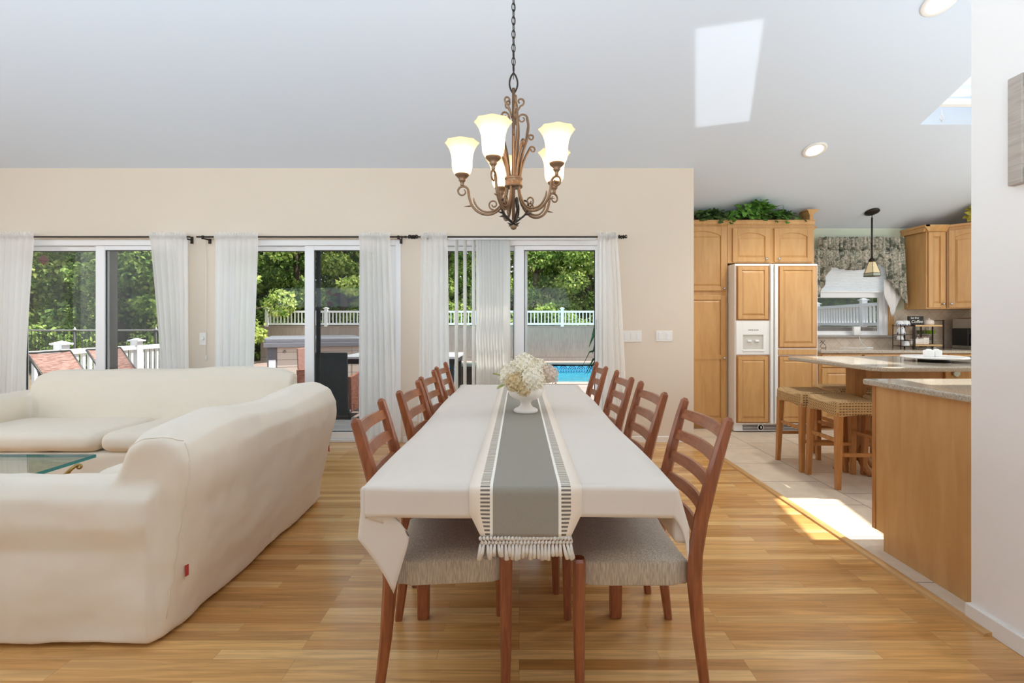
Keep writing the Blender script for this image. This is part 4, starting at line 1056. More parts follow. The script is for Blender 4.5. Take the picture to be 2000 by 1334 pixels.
# moulding return standing on the cabinet end
q = MB().box(3.305, 3.345, YC+.01, 5.915, 2.345, 2.44)
sec = [(0, 0), (.012, 0), (.02, .02), (.07, .055), (.078, .06), (.078, .07), (-.06, .07), (-.06, .06), (-.045, .05), (-.03, .0)]
q.prism([(3.345+p[0]*1.0-.015, 2.43+p[1]) for p in sec], YC+.005, 5.915, 'y')
build(q, 'crown_return', M['maple'], oc)
nc = thing('filler_cabinet', 'narrow maple filler column with crown between refrigerator and window', 'cabinet', (3.395, 5.78, 0))
build(MB().box(3.35, 3.425, 5.66, 5.915, .91, 2.30), 'carcass', M['maple'], nc)
build(MB().prism([(3.41, 2.27), (3.43, 2.28), (3.49, 2.325), (3.49, 2.34), (3.35, 2.34), (3.35, 2.27)], 5.63, 5.915, 'y'), 'crown', M['maple'], nc)

# refrigerator
YF = 5.28
fr = thing('refrigerator', 'white side-by-side refrigerator with maple door panels and ice dispenser', 'refrigerator', (2.84, 5.58, 0))
fx = lambda p: WX(p, YF); fz = lambda p: WZ(p, YF)
build(MB().box(2.372, 3.285, YF+.045, 5.90, .02, fz(515)), 'body', M['white_app'], fr, bevel=.004)
ld_ = build(MB().box(fx(1435), fx(1508.5), YF, YF+.045, fz(828), fz(515)), 'freezer_door', M['white_app'], fr, bevel=.006)
rd_ = build(MB().box(fx(1510.5), fx(1597), YF, YF+.045, fz(828), fz(515)), 'fridge_door', M['white_app'], fr, bevel=.006)
def fpanel(par, x0, x1, z0, z1, nm='wood_panel', m='maple'):
    fw = .04
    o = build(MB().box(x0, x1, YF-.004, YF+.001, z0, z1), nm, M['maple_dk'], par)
    build(door_mesh(x0+.018, x1-.018, z0+.014, z1-.012, YF-.004, False, fw, .016), 'panel_frame', M[m], o, bevel=.004)
    build(inner_panel(x0+.018, x1-.018, z0+.014, z1-.012, YF-.004, fw), 'raised_panel', M[m], o)
fpanel(ld_, fx(1437), fx(1502), fz(626), fz(519)); fpanel(ld_, fx(1437), fx(1502), fz(826), fz(694))
fpanel(rd_, fx(1518), fx(1595), fz(680), fz(519))
build(MB().box(fx(1519), fx(1594), YF-.018, YF+.001, fz(693), fz(682)), 'wood_strip', M['maple'], rd_, bevel=.004)
fpanel(rd_, fx(1518), fx(1595), fz(826), fz(695))
for par, a, b_ in ((ld_, 1502.5, 1508), (rd_, 1511, 1517)):
    build(MB().box(fx(a), fx(b_), YF-.03, YF, fz(827), fz(516)), 'handle', M['white_app'], par, bevel=.006)
dz0, dz1 = fz(692), fz(627)
dp = MB(); a, b_, c, d = fx(1450), fx(1490), fz(683), fz(654)
for (x0, x1, z0, z1) in ((fx(1437), a, dz0, dz1), (b_, fx(1502), dz0, dz1), (a, b_, dz0, c), (a, b_, d, dz1)): dp.box(x0, x1, YF-.012, YF, z0, z1)
do = build(dp, 'dispenser', M['white_app'], ld_, bevel=.002)
M['recess'] = mat('dispenser_recess', s2l(206, 202, 192), .4)
build(MB().box(a, b_, YF-.001, YF+.0, c, d), 'recess', M['recess'], do)
build(MB().box(a-.008, b_+.008, YF-.022, YF-.012, c-.014, c-.004), 'drip_lip', M['white_app'], do, bevel=.002)
for x in (.33, .70): build(MB().box(a+(b_-a)*x-.022, a+(b_-a)*x+.022, YF-.016, YF-.001, c+(d-c)*.52, c+(d-c)*.66), 'lever', M['white'], do, bevel=.004)
for k in range(6): build(MB().box(fx(1461+3.4*k), fx(1463+3.4*k), YF-.014, YF-.011, fz(645.5), fz(643.5)), 'button', M['pewter'], do)
gr = MB().box(fx(1435), fx(1597), YF+.02, YF+.04, .015, .095)
go = build(gr, 'toe_grille', M['white_app'], fr)
q = MB()
for k in range(4): q.box(fx(1452), fx(1594), YF+.016, YF+.0205, .026+.016*k, .033+.016*k)
q.lathe([(.028, 0), (.028, .006)], 18, (fx(1487), YF+.02, .055), Matrix.Rotation(pi/2, 3, 'X'))
build(q, 'grille_slot', M['black'], go)
build(MB().lathe([(.036, 0), (.036, .005), (.029, .006)], 18, (fx(1487), YF+.02, .055), Matrix.Rotation(pi/2, 3, 'X')).cyl((fx(1487), YF+.008, .045), (fx(1487), YF+.008, .068), .008), 'filter_knob', M['white_app'], go)

# kitchen window, blind and trim
def kw():
    w = struct_root('window_1', 'white double hung kitchen window over the counter', 'window', ((WX0+WX1)/2, 5.95, WZ0))
    f = MB(); y0, y1 = 5.918, 6.04
    f.box(WX0, WX0+.04, y0, y1, WZ0, WZ1); f.box(WX1-.04, WX1, y0, y1, WZ0, WZ1); f.box(WX0+.04, WX1-.04, y0, y1, WZ1-.04, WZ1); f.box(WX0+.04, WX1-.04, y0, y1, WZ0, WZ0+.012)
    build(f, 'frame', M['vinyl'], w, bevel=.003)
    for nm, y, z0, z1 in (('lower_sash', 5.945, WZ0+.012, 1.585), ('upper_sash', 5.985, 1.54, WZ1-.04)):
        s_ = MB(); a, b_ = WX0+.04, WX1-.04; t = .05
        s_.box(a, a+t, y, y+.035, z0, z1); s_.box(b_-t, b_, y, y+.035, z0, z1); s_.box(a+t, b_-t, y, y+.035, z0, z0+t*.8); s_.box(a+t, b_-t, y, y+.035, z1-t*1.3, z1)
        so_ = build(s_, nm, M['vinyl'], w, bevel=.003); build(MB().box(a+t, b_-t, y+.015, y+.02, z0+t*.8, z1-t*1.3), 'pane', M['glass'], so_)
        if nm == 'lower_sash': build(MB().box(a+.01, b_-.01, 6.02, 6.022, z0, z1), 'insect_mesh', M['screen2'], w)
kw()
struct(MB().box(WX0-.1, 4.70, 5.86, 5.925, 1.028, 1.055), 'trim_5', mat('stone_sill', s2l(150, 140, 130), .3, noise=.2, nscale=80), 'grey stone window sill', bevel=.003)
struct(MB().box(WX1, WX1+.065, 5.905, 5.922, 1.056, 2.1), 'trim_6', M['maple'], 'maple window casing', bevel=.003)
struct(MB().box(3.35, 5.575, 5.908, 5.921, .90, 1.028).box(4.70, 5.575, 5.908, 5.921, 1.028, 1.375).box(WX1+.065, 4.70, 5.908, 5.921, 1.055, 1.375), 'wall_backsplash', M['splash'], 'beige diagonal tile backsplash')
bl = thing('window_blind', 'white pleated blind drawn halfway down the kitchen window', 'blind', ((WX0+WX1)/2, 5.91, 1.58))
zz = []; n = 26
m = MB(); pts = []
for k in range(2*n+1): pts.append((5.905+(.0025 if k % 2 else -.0025), 2.10-(2.10-1.60)*k/(2*n)))
m.add([(x, p[0], p[1]) for x in (WX0+.01, WX1-.01) for p in pts], [(i, i+1, len(pts)+i+1, len(pts)+i) for i in range(len(pts)-1)])
build(m, 'pleats', sheer('blind_fabric', (.95, .97, 1.0), .995, .5), bl)
build(MB().box(WX0+.008, WX1-.008, 5.895, 5.915, 1.582, 1.602), 'bottom_rail', M['vinyl'], bl, bevel=.003)

# floral valance
def floral():
    m, nt, N, L, b = nmat('floral_fabric')
    t = N.new('ShaderNodeTexCoord'); v = N.new('ShaderNodeTexVoronoi'); v.inputs['Scale'].default_value = 13
    n = N.new('ShaderNodeTexNoise'); n.inputs['Scale'].default_value = 11; n.inputs['Detail'].default_value = 5; n.inputs['Distortion'].default_value = 1.2
    L.new(t.outputs['Object'], n.inputs['Vector'])
    mx = N.new('ShaderNodeVectorMath'); mx.operation = 'MULTIPLY_ADD'; mx.inputs[1].default_value = (.12, .12, .12)
    L.new(n.outputs['Color'], mx.inputs[0]); L.new(t.outputs['Object'], mx.inputs[2]); L.new(mx.outputs[0], v.inputs['Vector'])
    r = N.new('ShaderNodeValToRGB'); el = r.color_ramp.elements
    el[0].position = .0; el[0].color = (*s2l(236, 226, 210), 1); el[1].position = 1; el[1].color = (*s2l(84, 92, 80), 1)
    for p, c in ((.28, (206, 194, 178)), (.40, (190, 182, 166)), (.5, (120, 130, 116)), (.60, (214, 206, 190)), (.74, (120, 122, 108))):
        q = el.new(p); q.color = (*s2l(*c), 1)
    ad = N.new('ShaderNodeMath'); ad.operation = 'MULTIPLY_ADD'; ad.inputs[1].default_value = .8; ad.inputs[2].default_value = 0
    n3 = N.new('ShaderNodeTexNoise'); n3.inputs['Scale'].default_value = 26; n3.inputs['Detail'].default_value = 3; L.new(t.outputs['Object'], n3.inputs['Vector'])
    ad2 = N.new('ShaderNodeMath'); ad2.operation = 'MULTIPLY_ADD'; ad2.inputs[1].default_value = .9; ad2.inputs[2].default_value = -.25
    L.new(n3.outputs['Fac'], ad2.inputs[0]); L.new(v.outputs['Distance'], ad.inputs[0]); s_ = N.new('ShaderNodeMath'); s_.operation = 'ADD'
    L.new(ad.outputs[0], s_.inputs[0]); L.new(ad2.outputs[0], s_.inputs[1]); L.new(s_.outputs[0], r.inputs[0])
    L.new(r.outputs[0], b.inputs['Base Color']); b.inputs['Roughness'].default_value = .85; return m
M['floral'] = floral()
YV = 5.83; vx = lambda p: WX(p, YV); vzz = lambda p: WZ(p, YV)
va = thing('window_valance', 'gathered floral valance with tails over the kitchen window', 'valance', (vx(1685), YV, vzz(530)))
def drape(par, name, x0, x1, ztop, zbot, folds, amp, m, seed, yo=0, tap=None):
    rr = random.Random(seed); p1, p2 = rr.uniform(0, 6), rr.uniform(0, 6); nu, nv = folds*8+1, 12; mb = MB()
    def fn(u, v):
        zb = zbot(u); z = zb+(ztop-zb)*v
        a = u*folds*2*pi+.8*math.sin(u*7+p1); am = amp*(.6+.6*(1-v))
        xx = x0+(x1-x0)*u
        if tap: xx = tap(xx, v)
        return (xx, YV+yo+am*math.sin(a)+am*.4*math.sin(2.7*a+p2), z+.004*math.sin(a*1.3)*(v > .95))
    mb.grid(nu, nv, fn); return build(mb, name, m, par, solid=.002)
xl, xr = vx(1599), vx(1764)
drape(va, 'header', xl, xr, vzz(463), lambda u: vzz(488)+.004*math.sin(40*u), 22, .020, M['floral'], 1, -.012)
drape(va, 'swag', vx(1612), vx(1722), vzz(487), lambda u: vzz(511)-(.105*math.sin(pi*u)**.6), 8, .024, M['floral'], 2, 0)
drape(va, 'tail', xl-.16, vx(1622), vzz(487), lambda u: vzz(581)+(max(0, u-.55)/.45)**.8*.40, 4, .026, M['floral'], 3, -.02)
def rz_(u): return vzz(528)-(vzz(528)-vzz(598))*min(1, max(0, u)/.93) if u < .93 else vzz(598)+(u-.93)*.3
drape(va, 'tail', vx(1716), vx(1766), vzz(487), lambda u: (vzz(521)-u*.03) if u < .12 else vzz(537)-(u-.12)/.88*(vzz(537)-vzz(600)), 5, .018, M['floral'], 4, -.02, lambda x, v: x+(1-v)*.03)
M['lining'] = mat('white_lining', s2l(232, 232, 230), .85)
drape(va, 'lining', vx(1729), vx(1767), vzz(545), lambda u: vzz(571)-(vzz(571)-vzz(622))*(1-abs(u-.45)/.55 if u > .45 else u/.45)*.95, 3, .006, M['lining'], 5, .025)

# pendant lamp over the sink
PX, PY = 4.096, 5.576; pz = zc(PY)
pl = thing('pendant_lamp', 'small stained glass pendant lamp on a dark rod before the kitchen window', 'pendant lamp', (PX, PY, 1.75))
q = Matrix.Rotation(-math.atan(.37), 3, 'X')
build(MB().lathe([(.075, .0), (.076, -.012), (.05, -.024), (.014, -.030)], 24, (PX, PY, pz-.001), q), 'canopy', M['iron'], pl)
build(MB().cyl((PX, PY, pz-.02), (PX, PY, pz-.07), .004, 8).ball((PX, PY, pz-.075), .009).cyl((PX, PY, pz-.08), (PX, PY, WZ(508, PY)), .009, 10), 'rod', M['iron'], pl)
build(MB().lathe([(.012, 1.965), (.030, 1.945), (.036, 1.915)], 16, (PX, PY, 0)), 'socket_cap', M['iron'], pl)
M['amber'] = mat('amber_glass', s2l(226, 208, 164), .3, emit=(1, .85, .6), estr=.12); M['mosaic'] = mat('mosaic_glass', s2l(150, 156, 140), .3, noise=.5, nscale=90)
so_ = build(MB().lathe([(.036, 1.915), (.084, 1.785)], 6, (PX, PY, 0), smooth=False, cap0=False, cap1=False), 'lamp_shade', M['amber'], pl, solid=.003)
build(MB().lathe([(.086, 1.785), (.088, 1.752)], 6, (PX, PY, 0), smooth=False, cap0=False, cap1=False), 'mosaic_band', M['mosaic'], so_, solid=.003)
q = MB()
for k in range(6):
    a = k*pi/3; a2 = a+pi/3; P_ = lambda r, z, al: (PX+r*math.cos(al), PY+r*math.sin(al), z)
    q.tube([P_(.037, 1.916, a), P_(.086, 1.784, a), P_(.089, 1.750, a)], .0025, 5); q.tube([P_(.087, 1.785, a), P_(.087, 1.785, a2)], .0022, 5); q.tube([P_(.089, 1.75, a), P_(.089, 1.75, a2)], .0025, 5)
build(q, 'leading', M['iron'], so_)

# wall cabinets to the far side of the window
YU = 5.60; ux = lambda p: WX(p, YU); ZU0, ZU1 = 1.373, 2.30
uc = thing('wall_cabinet', 'single door maple wall cabinet beside the floral valance', 'cabinet', (4.86, 5.76, ZU0))
build(MB().box(4.745, 4.975, YU, 5.915, ZU0, ZU1), 'carcass', M['maple'], uc)
cab_door(uc, ux(1811.5), ux(1843), ZU0+.012, ZU1-.035, YU, (ux(1838), ZU0+.055))
build(MB().prism([(YU-.0, 2.27), (YU-.012, 2.27), (YU-.05, 2.325), (YU-.05, 2.345), (5.915, 2.345), (5.915, 2.27)], 4.70, 4.975, 'x').prism([(4.745, 2.27), (4.733, 2.27), (4.69, 2.325), (4.69, 2.345), (4.75, 2.345), (4.75, 2.27)], YU-.05, 5.915, 'y'), 'crown', M['maple'], uc)
kc = thing('corner_cabinet', 'diagonal corner maple wall cabinet with an arched door above the coffee maker', 'cabinet', (5.25, 5.65, ZU0))
P5 = [(4.985, 5.915), (4.985, 5.60), (5.27, 5.315), (5.575, 5.315), (5.575, 5.915)]
build(MB().prism(P5, ZU0, ZU1, 'z'), 'carcass', M['maple'], kc)
P5c = [(4.98, 5.915), (4.98, 5.565), (5.255, 5.265), (5.575, 5.265), (5.575, 5.915)]
build(MB().prism(P5, ZU1-.0, ZU1+.02, 'z').prism(P5c, ZU1+.02, ZU1+.045, 'z'), 'crown', M['maple'], kc)
wd = math.hypot(.285, .285)
def rot_build(mb, name, m, par):
    T = Matrix.Translation((4.985, 5.60, 0)) @ Matrix.Rotation(-pi/4, 4, 'Z')
    mb.v = [tuple(T @ Vector(p)) for p in mb.v]; return build(mb, name, m, par, bevel=.003)
d_ = rot_build(door_mesh(.02, wd-.02, ZU0+.012, ZU1-.02, 0, True), 'door', M['maple'], kc)
rot_build(inner_panel(.02, wd-.02, ZU0+.012, ZU1-.02, 0, arch=True), 'raised_panel', M['maple'], d_)
rot_build(MB().lathe([(.006, 0), (.006, .012), (.015, .020), (.013, .028), (.001, .030)], 14, (.045, -.02, ZU0+.055), Matrix.Rotation(pi/2, 3, 'X')), 'knob', M['chrome'], d_)

# stone counters
def stone():
    m, nt, N, L, b = nmat('speckled_stone'); t = N.new('ShaderNodeTexCoord')
    n = N.new('ShaderNodeTexNoise'); n.inputs['Scale'].default_value = 160; n.inputs['Detail'].default_value = 4; L.new(t.outputs['Object'], n.inputs['Vector'])
    r = N.new('ShaderNodeValToRGB'); r.color_ramp.elements[0].position = .3; r.color_ramp.elements[1].position = .7
    r.color_ramp.elements[0].color = (*s2l(150, 138, 122), 1); r.color_ramp.elements[1].color = (*s2l(206, 196, 180), 1)
    L.new(n.outputs['Fac'], r.inputs[0]); L.new(r.outputs[0], b.inputs['Base Color']); b.inputs['Roughness'].default_value = .10; b.inputs['Specular IOR Level'].default_value = .4; return m
M['stone'] = stone()
bc = thing('base_cabinet', 'maple base cabinets under the window counter', 'cabinet', (4.45, 5.62, 0))
build(MB().box(3.355, 5.575, 5.37, 5.915, .1, .865).box(3.355, 5.575, 5.43, 5.915, 0, .1), 'carcass', M['maple'], bc)
for (a, b_) in ((3.37, 3.83), (3.84, 4.30), (4.31, 4.77), (4.78, 5.24)):
    cab_door(bc, a+.008, b_-.008, .11, .70, 5.37, (b_-.04, .665))
    dr = build(MB().box(a+.008, b_-.008, 5.35, 5.37, .715, .855), 'drawer', M['maple'], bc, bevel=.004)
    build(MB().lathe([(.006, 0), (.006, .012), (.015, .020), (.013, .028), (.001, .030)], 14, ((a+b_)/2, 5.35, .785), Matrix.Rotation(pi/2, 3, 'X')), 'knob', M['chrome'], dr)
o = build(MB().box(3.355, 5.578, 5.335, 5.92, .867, .902), 'worktop', M['stone'], loc=(4.46, 5.62, .867), bevel=.008, bseg=3)
tag(o, 'speckled stone worktop running under the kitchen window', 'worktop')

# peninsula
pn = thing('peninsula_cabinet', 'maple peninsula cabinet with a plain end panel next to the wall end', 'cabinet', (2.6, 2.33, 0))
build(MB().prism([(2.04, 0), (2.53, 0), (2.53, .095), (2.606, .095), (2.606, .865), (2.04, .865)], 1.92, 3.4, 'x'), 'carcass', M['maple'], pn)
build(MB().box(1.9165, 1.925, 2.586, 2.609, .095, .865), 'edge_strip', M['stoolwood'], pn)
o = build(MB().box(1.885, 3.43, 1.985, 2.64, .867, .898), 'peninsula_worktop', M['stone'], loc=(2.6, 2.3, .867), bevel=.009, bseg=3)
tag(o, 'speckled stone worktop on the peninsula beside the wall end', 'worktop')

# island
isl = thing('kitchen_island', 'kitchen island base with a square maple post and drawer', 'island', (3.3, 4.0, 0))
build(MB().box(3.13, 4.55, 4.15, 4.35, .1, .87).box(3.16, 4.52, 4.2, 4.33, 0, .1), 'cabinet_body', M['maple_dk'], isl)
dr = build(MB().box(WX(1847, 4.13), WX(1847, 4.13)+.55, 4.13, 4.15, .70, .84), 'drawer', M['maple'], isl, bevel=.004)
q = MB(); q.lathe([(.03, 0), (.034, .01), (.026, .018)], 14, (WX(1868, 4.12), 4.128, .775), Matrix.Rotation(pi/2, 3, 'X')); build(q, 'knob', M['chrome'], dr)
build(MB().box(2.698, 2.79, 3.86, 3.972, .10, .87), 'post', M['stoolwood'], isl, bevel=.004)
fo = MB(); 
for (dx, dy) in ((1, 0), (-1, 0), (0, 1), (0, -1)):
    c = Vector((2.744, 3.916, 0)); pts = [c+Vector((dx*r, dy*r, z)) for r, z in ((.03, .22), (.055, .13), (.10, .07), (.15, .035), (.17, .012))]
    fo.tube(pts, [.03, .032, .028, .026, .02], 6)
build(fo, 'foot', M['stoolwood'], isl)
poly = []
def arc(cx_, cy_, r, a0, a1, n=8): return [(cx_+r*math.cos(a0+(a1-a0)*k/n), cy_+r*math.sin(a0+(a1-a0)*k/n)) for k in range(n+1)]
poly = arc(2.42+.10, 3.25+.10, .10, pi, 1.5*pi)+[(4.7, 3.25), (4.7, 4.44)]+arc(2.43+.06, 4.30-.06, .06, pi/2, pi)
poly = arc(2.52, 3.35, .10, pi, 1.5*pi)+[(4.7, 3.25), (4.7, 4.37)]+arc(2.50, 4.28, .09, pi/2, pi)
o = build(MB().prism(poly, .872, .905, 'z'), 'island_worktop', M['stone'], loc=(3.5, 3.85, .872), bevel=.010, bseg=3)
tag(o, 'pale speckled stone worktop of the island under the skylight', 'worktop')
# turntable and shakers
ls = thing('lazy_susan', 'white round turntable on a dark base on the island worktop', 'turntable', (3.23, 3.74, .906))
build(MB().lathe([(.10, 0), (.10, .022)], 32, (3.23, 3.74, .906)), 'base', M['iron'], ls)
build(MB().lathe([(.18, .023), (.208, .027), (.210, .034), (.205, .042), (.19, .038)], 48, (3.23, 3.74, .906)), 'plate', M['white'], ls)
for k, (x, y, lb) in enumerate(((3.155, 3.70, 'white square shaker on the turntable, the one closer to the refrigerator'), (3.213, 3.70, 'white square shaker on the turntable, the one closer to the wall end'))):
    z0 = .906+.0385; q = MB(); rbox(q, x-.026, x+.026, y-.026, y+.026, z0, z0+.052, .006, 3)
    t = thing('salt_shaker', lb, 'shaker', (x, y, z0)); build(q, 'body', M['white'], t)
    build(MB().lathe([(.018, z0+.05), (.019, z0+.055), (.012, z0+.060), (.001, z0+.061)], 12, (x, y, 0)), 'cap', M['white'], t)

# bar stools with woven seats
def weave():
    m, nt, N, L, b = nmat('woven_seagrass'); t = N.new('ShaderNodeTexCoord')
    sp = N.new('ShaderNodeSeparateXYZ'); L.new(t.outputs['Object'], sp.inputs[0])
    def sn(src, k, off=None):
        mu = N.new('ShaderNodeMath'); mu.operation = 'MULTIPLY'; mu.inputs[1].default_value = k; L.new(src, mu.inputs[0])
        s_ = N.new('ShaderNodeMath'); s_.operation = 'SINE'; L.new(mu.outputs[0], s_.inputs[0]); return s_
    ad = N.new('ShaderNodeMath'); ad.operation = 'ADD'; L.new(sp.outputs['X'], ad.inputs[0]); L.new(sp.outputs['Y'], ad.inputs[1])
    zx = N.new('ShaderNodeMath'); zx.operation = 'ADD'; L.new(sp.outputs['Z'], zx.inputs[0])
    hx = N.new('ShaderNodeMath'); hx.operation = 'MULTIPLY'; hx.inputs[1].default_value = .9; L.new(sp.outputs['Y'], hx.inputs[0]); L.new(hx.outputs[0], zx.inputs[1])
    a = sn(ad.outputs[0], 300); c = sn(zx.outputs[0], 2*pi/.0195)
    mx = N.new('ShaderNodeMath'); mx.operation = 'MULTIPLY'; L.new(a.outputs[0], mx.inputs[0]); mxa = N.new('ShaderNodeMath'); mxa.operation = 'MULTIPLY_ADD'; mxa.inputs[1].default_value = .5; mxa.inputs[2].default_value = .5
    L.new(c.outputs[0], mxa.inputs[0]); p4 = N.new('ShaderNodeMath'); p4.operation = 'POWER'; p4.inputs[1].default_value = 5; L.new(mxa.outputs[0], p4.inputs[0])
    ma = N.new('ShaderNodeMath'); ma.operation = 'MULTIPLY_ADD'; ma.inputs[1].default_value = .5; ma.inputs[2].default_value = .5; L.new(a.outputs[0], ma.inputs[0])
    L.new(ma.outputs[0], mx.inputs[0]); L.new(p4.outputs[0], mx.inputs[1])
    r = N.new('ShaderNodeValToRGB'); r.color_ramp.elements[0].position = .05; r.color_ramp.elements[1].position = .6
    r.color_ramp.elements[0].color = (*s2l(192, 156, 106), 1); r.color_ramp.elements[1].color = (*s2l(92, 62, 36), 1)
    L.new(mx.outputs[0], r.inputs[0])
    n = N.new('ShaderNodeTexNoise'); n.inputs['Scale'].default_value = 60; L.new(t.outputs['Object'], n.inputs['Vector'])
    x = N.new('ShaderNodeMapRange'); x.inputs[3].default_value = .75; x.inputs[4].default_value = 1.2; L.new(n.outputs['Fac'], x.inputs[0])
    mu = N.new('ShaderNodeVectorMath'); mu.operation = 'SCALE'; L.new(r.outputs[0], mu.inputs[0]); L.new(x.outputs[0], mu.inputs['Scale']); L.new(mu.outputs[0], b.inputs['Base Color'])
    bp = N.new('ShaderNodeBump'); bp.inputs['Strength'].default_value = 1.0; bp.inputs['Distance'].default_value = .006; bp.invert = True; L.new(mx.outputs[0], bp.inputs['Height']); L.new(bp.outputs[0], b.inputs['Normal'])
    b.inputs['Roughness'].default_value = .7; return m
M['weave'] = weave()
def make_stool(label):
    t = thing('bar_stool', label, 'stool', (0, 0, 0), 0, 'woven bar stools at the island')
    W, D = .19, .19
    s_ = MB(); n = 17; top = []; bot = []
    for j in range(n):
        for i in range(n):
            a, b_ = 2*i/(n-1)-1, 2*j/(n-1)-1
            e_ = max(abs(a), abs(b_)); k = .975+.025*(1-abs(a*b_)**3)
            x, y = W*a*k, D*b_*k
            z = .655-.022*(1-b_*b_)*(1-.0*a*a)-.018*e_**8; top.append((x, y, z))
            bot.append((x, y, .508+(.035*(1-b_*b_) if abs(a) > .9 else .03*(1-a*a) if abs(b_) > .9 else .03)))
    N_ = n*n; s_.add(top+bot, [])
    for j in range(n-1):
        for i in range(n-1):
            a = j*n+i; s_.f += [(a, a+1, a+n+1, a+n), (N_+a, N_+a+n, N_+a+n+1, N_+a+1)]; s_.sm += [True, True]; s_.mi += [0, 0]
    edge = [i for i in range(n)]+[j*n+n-1 for j in range(1, n)]+[(n-1)*n+i for i in range(n-2, -1, -1)]+[j*n for j in range(n-2, 0, -1)]
    for k in range(len(edge)):
        a, b_ = edge[k], edge[(k+1) % len(edge)]; s_.f.append((a, N_+a, N_+b_, b_)); s_.sm.append(True); s_.mi.append(0)
    build(s_, 'woven_seat', M['weave'], t, local=True, bevel=.012)
    for sx_ in (-1, 1):
        for sy_ in (-1, 1):
            q = MB(); rg = []
            for z, o_, h in ((0, .165, .0165), (.3, .160, .020), (.56, .157, .023)):
                rg.append([(sx_*(o_+.012*(1-z))+a*h, sy_*(o_+.012*(1-z))+b_*h, z) for a, b_ in ((-1,-1),(1,-1),(1,1),(-1,1))])
            q.loft(rg); build(q, 'leg', M['stoolwood'], t, local=True, bevel=.004)
    for sx_ in (-1, 1):
        build(MB().box(sx_*.163-.009, sx_*.163+.009, -.15, .15, .335, .36), 'stretcher', M['stoolwood'], t, local=True)
        build(MB().box(-.15, .15, sx_*.163-.009, sx_*.163+.009, .235, .26), 'stretcher', M['stoolwood'], t, local=True)
    return t
st0 = make_stool('woven bar stool nearest the peninsula, fully in front of its neighbour'); st0.location = (2.475, 3.64, 0)
dup(st0, (2.452, 4.045, 0), 0, 'woven bar stool nearest the refrigerator door, half behind the front stool')
dup(st0, (2.905, 3.63, 0), 0, 'woven bar stool between island post and peninsula, mostly hidden')
dup(st0, (2.905, 4.27, 0), 0, 'shaded woven bar stool behind the island post, beyond the others')
# ---------------------------------------------------------------- things on the window counter and cabinets
YS = 5.70; sx2 = lambda c: WX(1720+c*.09, YS); sz2 = lambda c: WZ(600+c*.09, YS); ZB = .903
# mug rack of black wire with cups
mr_ = thing('mug_rack', 'black wire rack holding blue and white cups beside the coffee shelf', 'rack', (sx2(475), YS, ZB))
x0, x1 = sx2(350), sx2(612); q = MB()
for x in (x0, x1):
    for y in (YS-.06, YS+.06): q.cyl((x, y, ZB), (x, y, sz2(370)), .0045, 6)
build(q, 'upright', M['iron'], mr_)
for zz_ in (845, 715, 595, 400):
    q = MB(); z = sz2(zz_)
    for y in (YS-.06, YS+.06): q.cyl((x0, y, z), (x1, y, z), .0035, 6)
    for k in range(6): x = x0+(x1-x0)*k/5; q.cyl((x, YS-.06, z), (x, YS+.06, z), .0025, 5)
    build(q, 'wire_shelf', M['iron'], mr_)
def cupmat():
    m, nt, N, L, b = nmat('patterned_cup'); t = N.new('ShaderNodeTexCoord'); v = N.new('ShaderNodeTexVoronoi'); v.inputs['Scale'].default_value = 38
    L.new(t.outputs['Object'], v.inputs['Vector']); r = N.new('ShaderNodeValToRGB'); r.color_ramp.interpolation = 'CONSTANT'
    r.color_ramp.elements[0].color = (*s2l(52, 74, 120), 1); r.color_ramp.elements[1].position = .34; r.color_ramp.elements[1].color = (*s2l(236, 238, 240), 1)
    L.new(v.outputs['Distance'], r.inputs[0]); L.new(r.outputs[0], b.inputs['Base Color']); b.inputs['Roughness'].default_value = .25; return m
M['cup'] = cupmat()
def cup(x, y, z, r, h, m, label, flip=True):
    t = thing('cup', label, 'cup', (x, y, z), 0, 'cups on the wire rack')
    pr = [(r*.62, 0), (r*.8, h*.2), (r*.97, h*.7), (r, h), (r*.93, h), (r*.75, h*.25), (.001, h*.1)]
    if flip: pr = [(a, h-b_) for a, b_ in pr]
    build(MB().lathe(pr, 22, (x, y, z), cap0=not flip, cap1=False), 'bowl', m, t)
    build(MB().tube([(x-r*.9, y-.01, z+h*.75), (x-r*1.4, y-.02, z+h*.7), (x-r*1.45, y-.02, z+h*.4), (x-r*.85, y-.01, z+h*.25)], .004, 6), 'handle', m, t)
cup(sx2(400), YS-.01, sz2(398), .040, .058, M['cup'], 'patterned blue cup upside down on the rack top, nearest the window')
cup(sx2(500), YS-.02, sz2(398), .040, .060, M['cup'], 'patterned blue cup upside down in the middle of the rack top')
cup(sx2(585), YS+.01, sz2(398), .036, .055, M['cup'], 'patterned blue cup upside down on the rack top, beside the coffee sign')
cup(sx2(430), YS-.01, sz2(590), .042, .085, M['cup'], 'patterned blue cup on the second level of the rack')
cup(sx2(395), YS-.02, sz2(712), .036, .05, M['white'], 'plain white cup on the third level of the rack')
cup(sx2(530), YS-.01, sz2(842), .040, .06, M['white'], 'plain white cup on the lowest level of the rack')
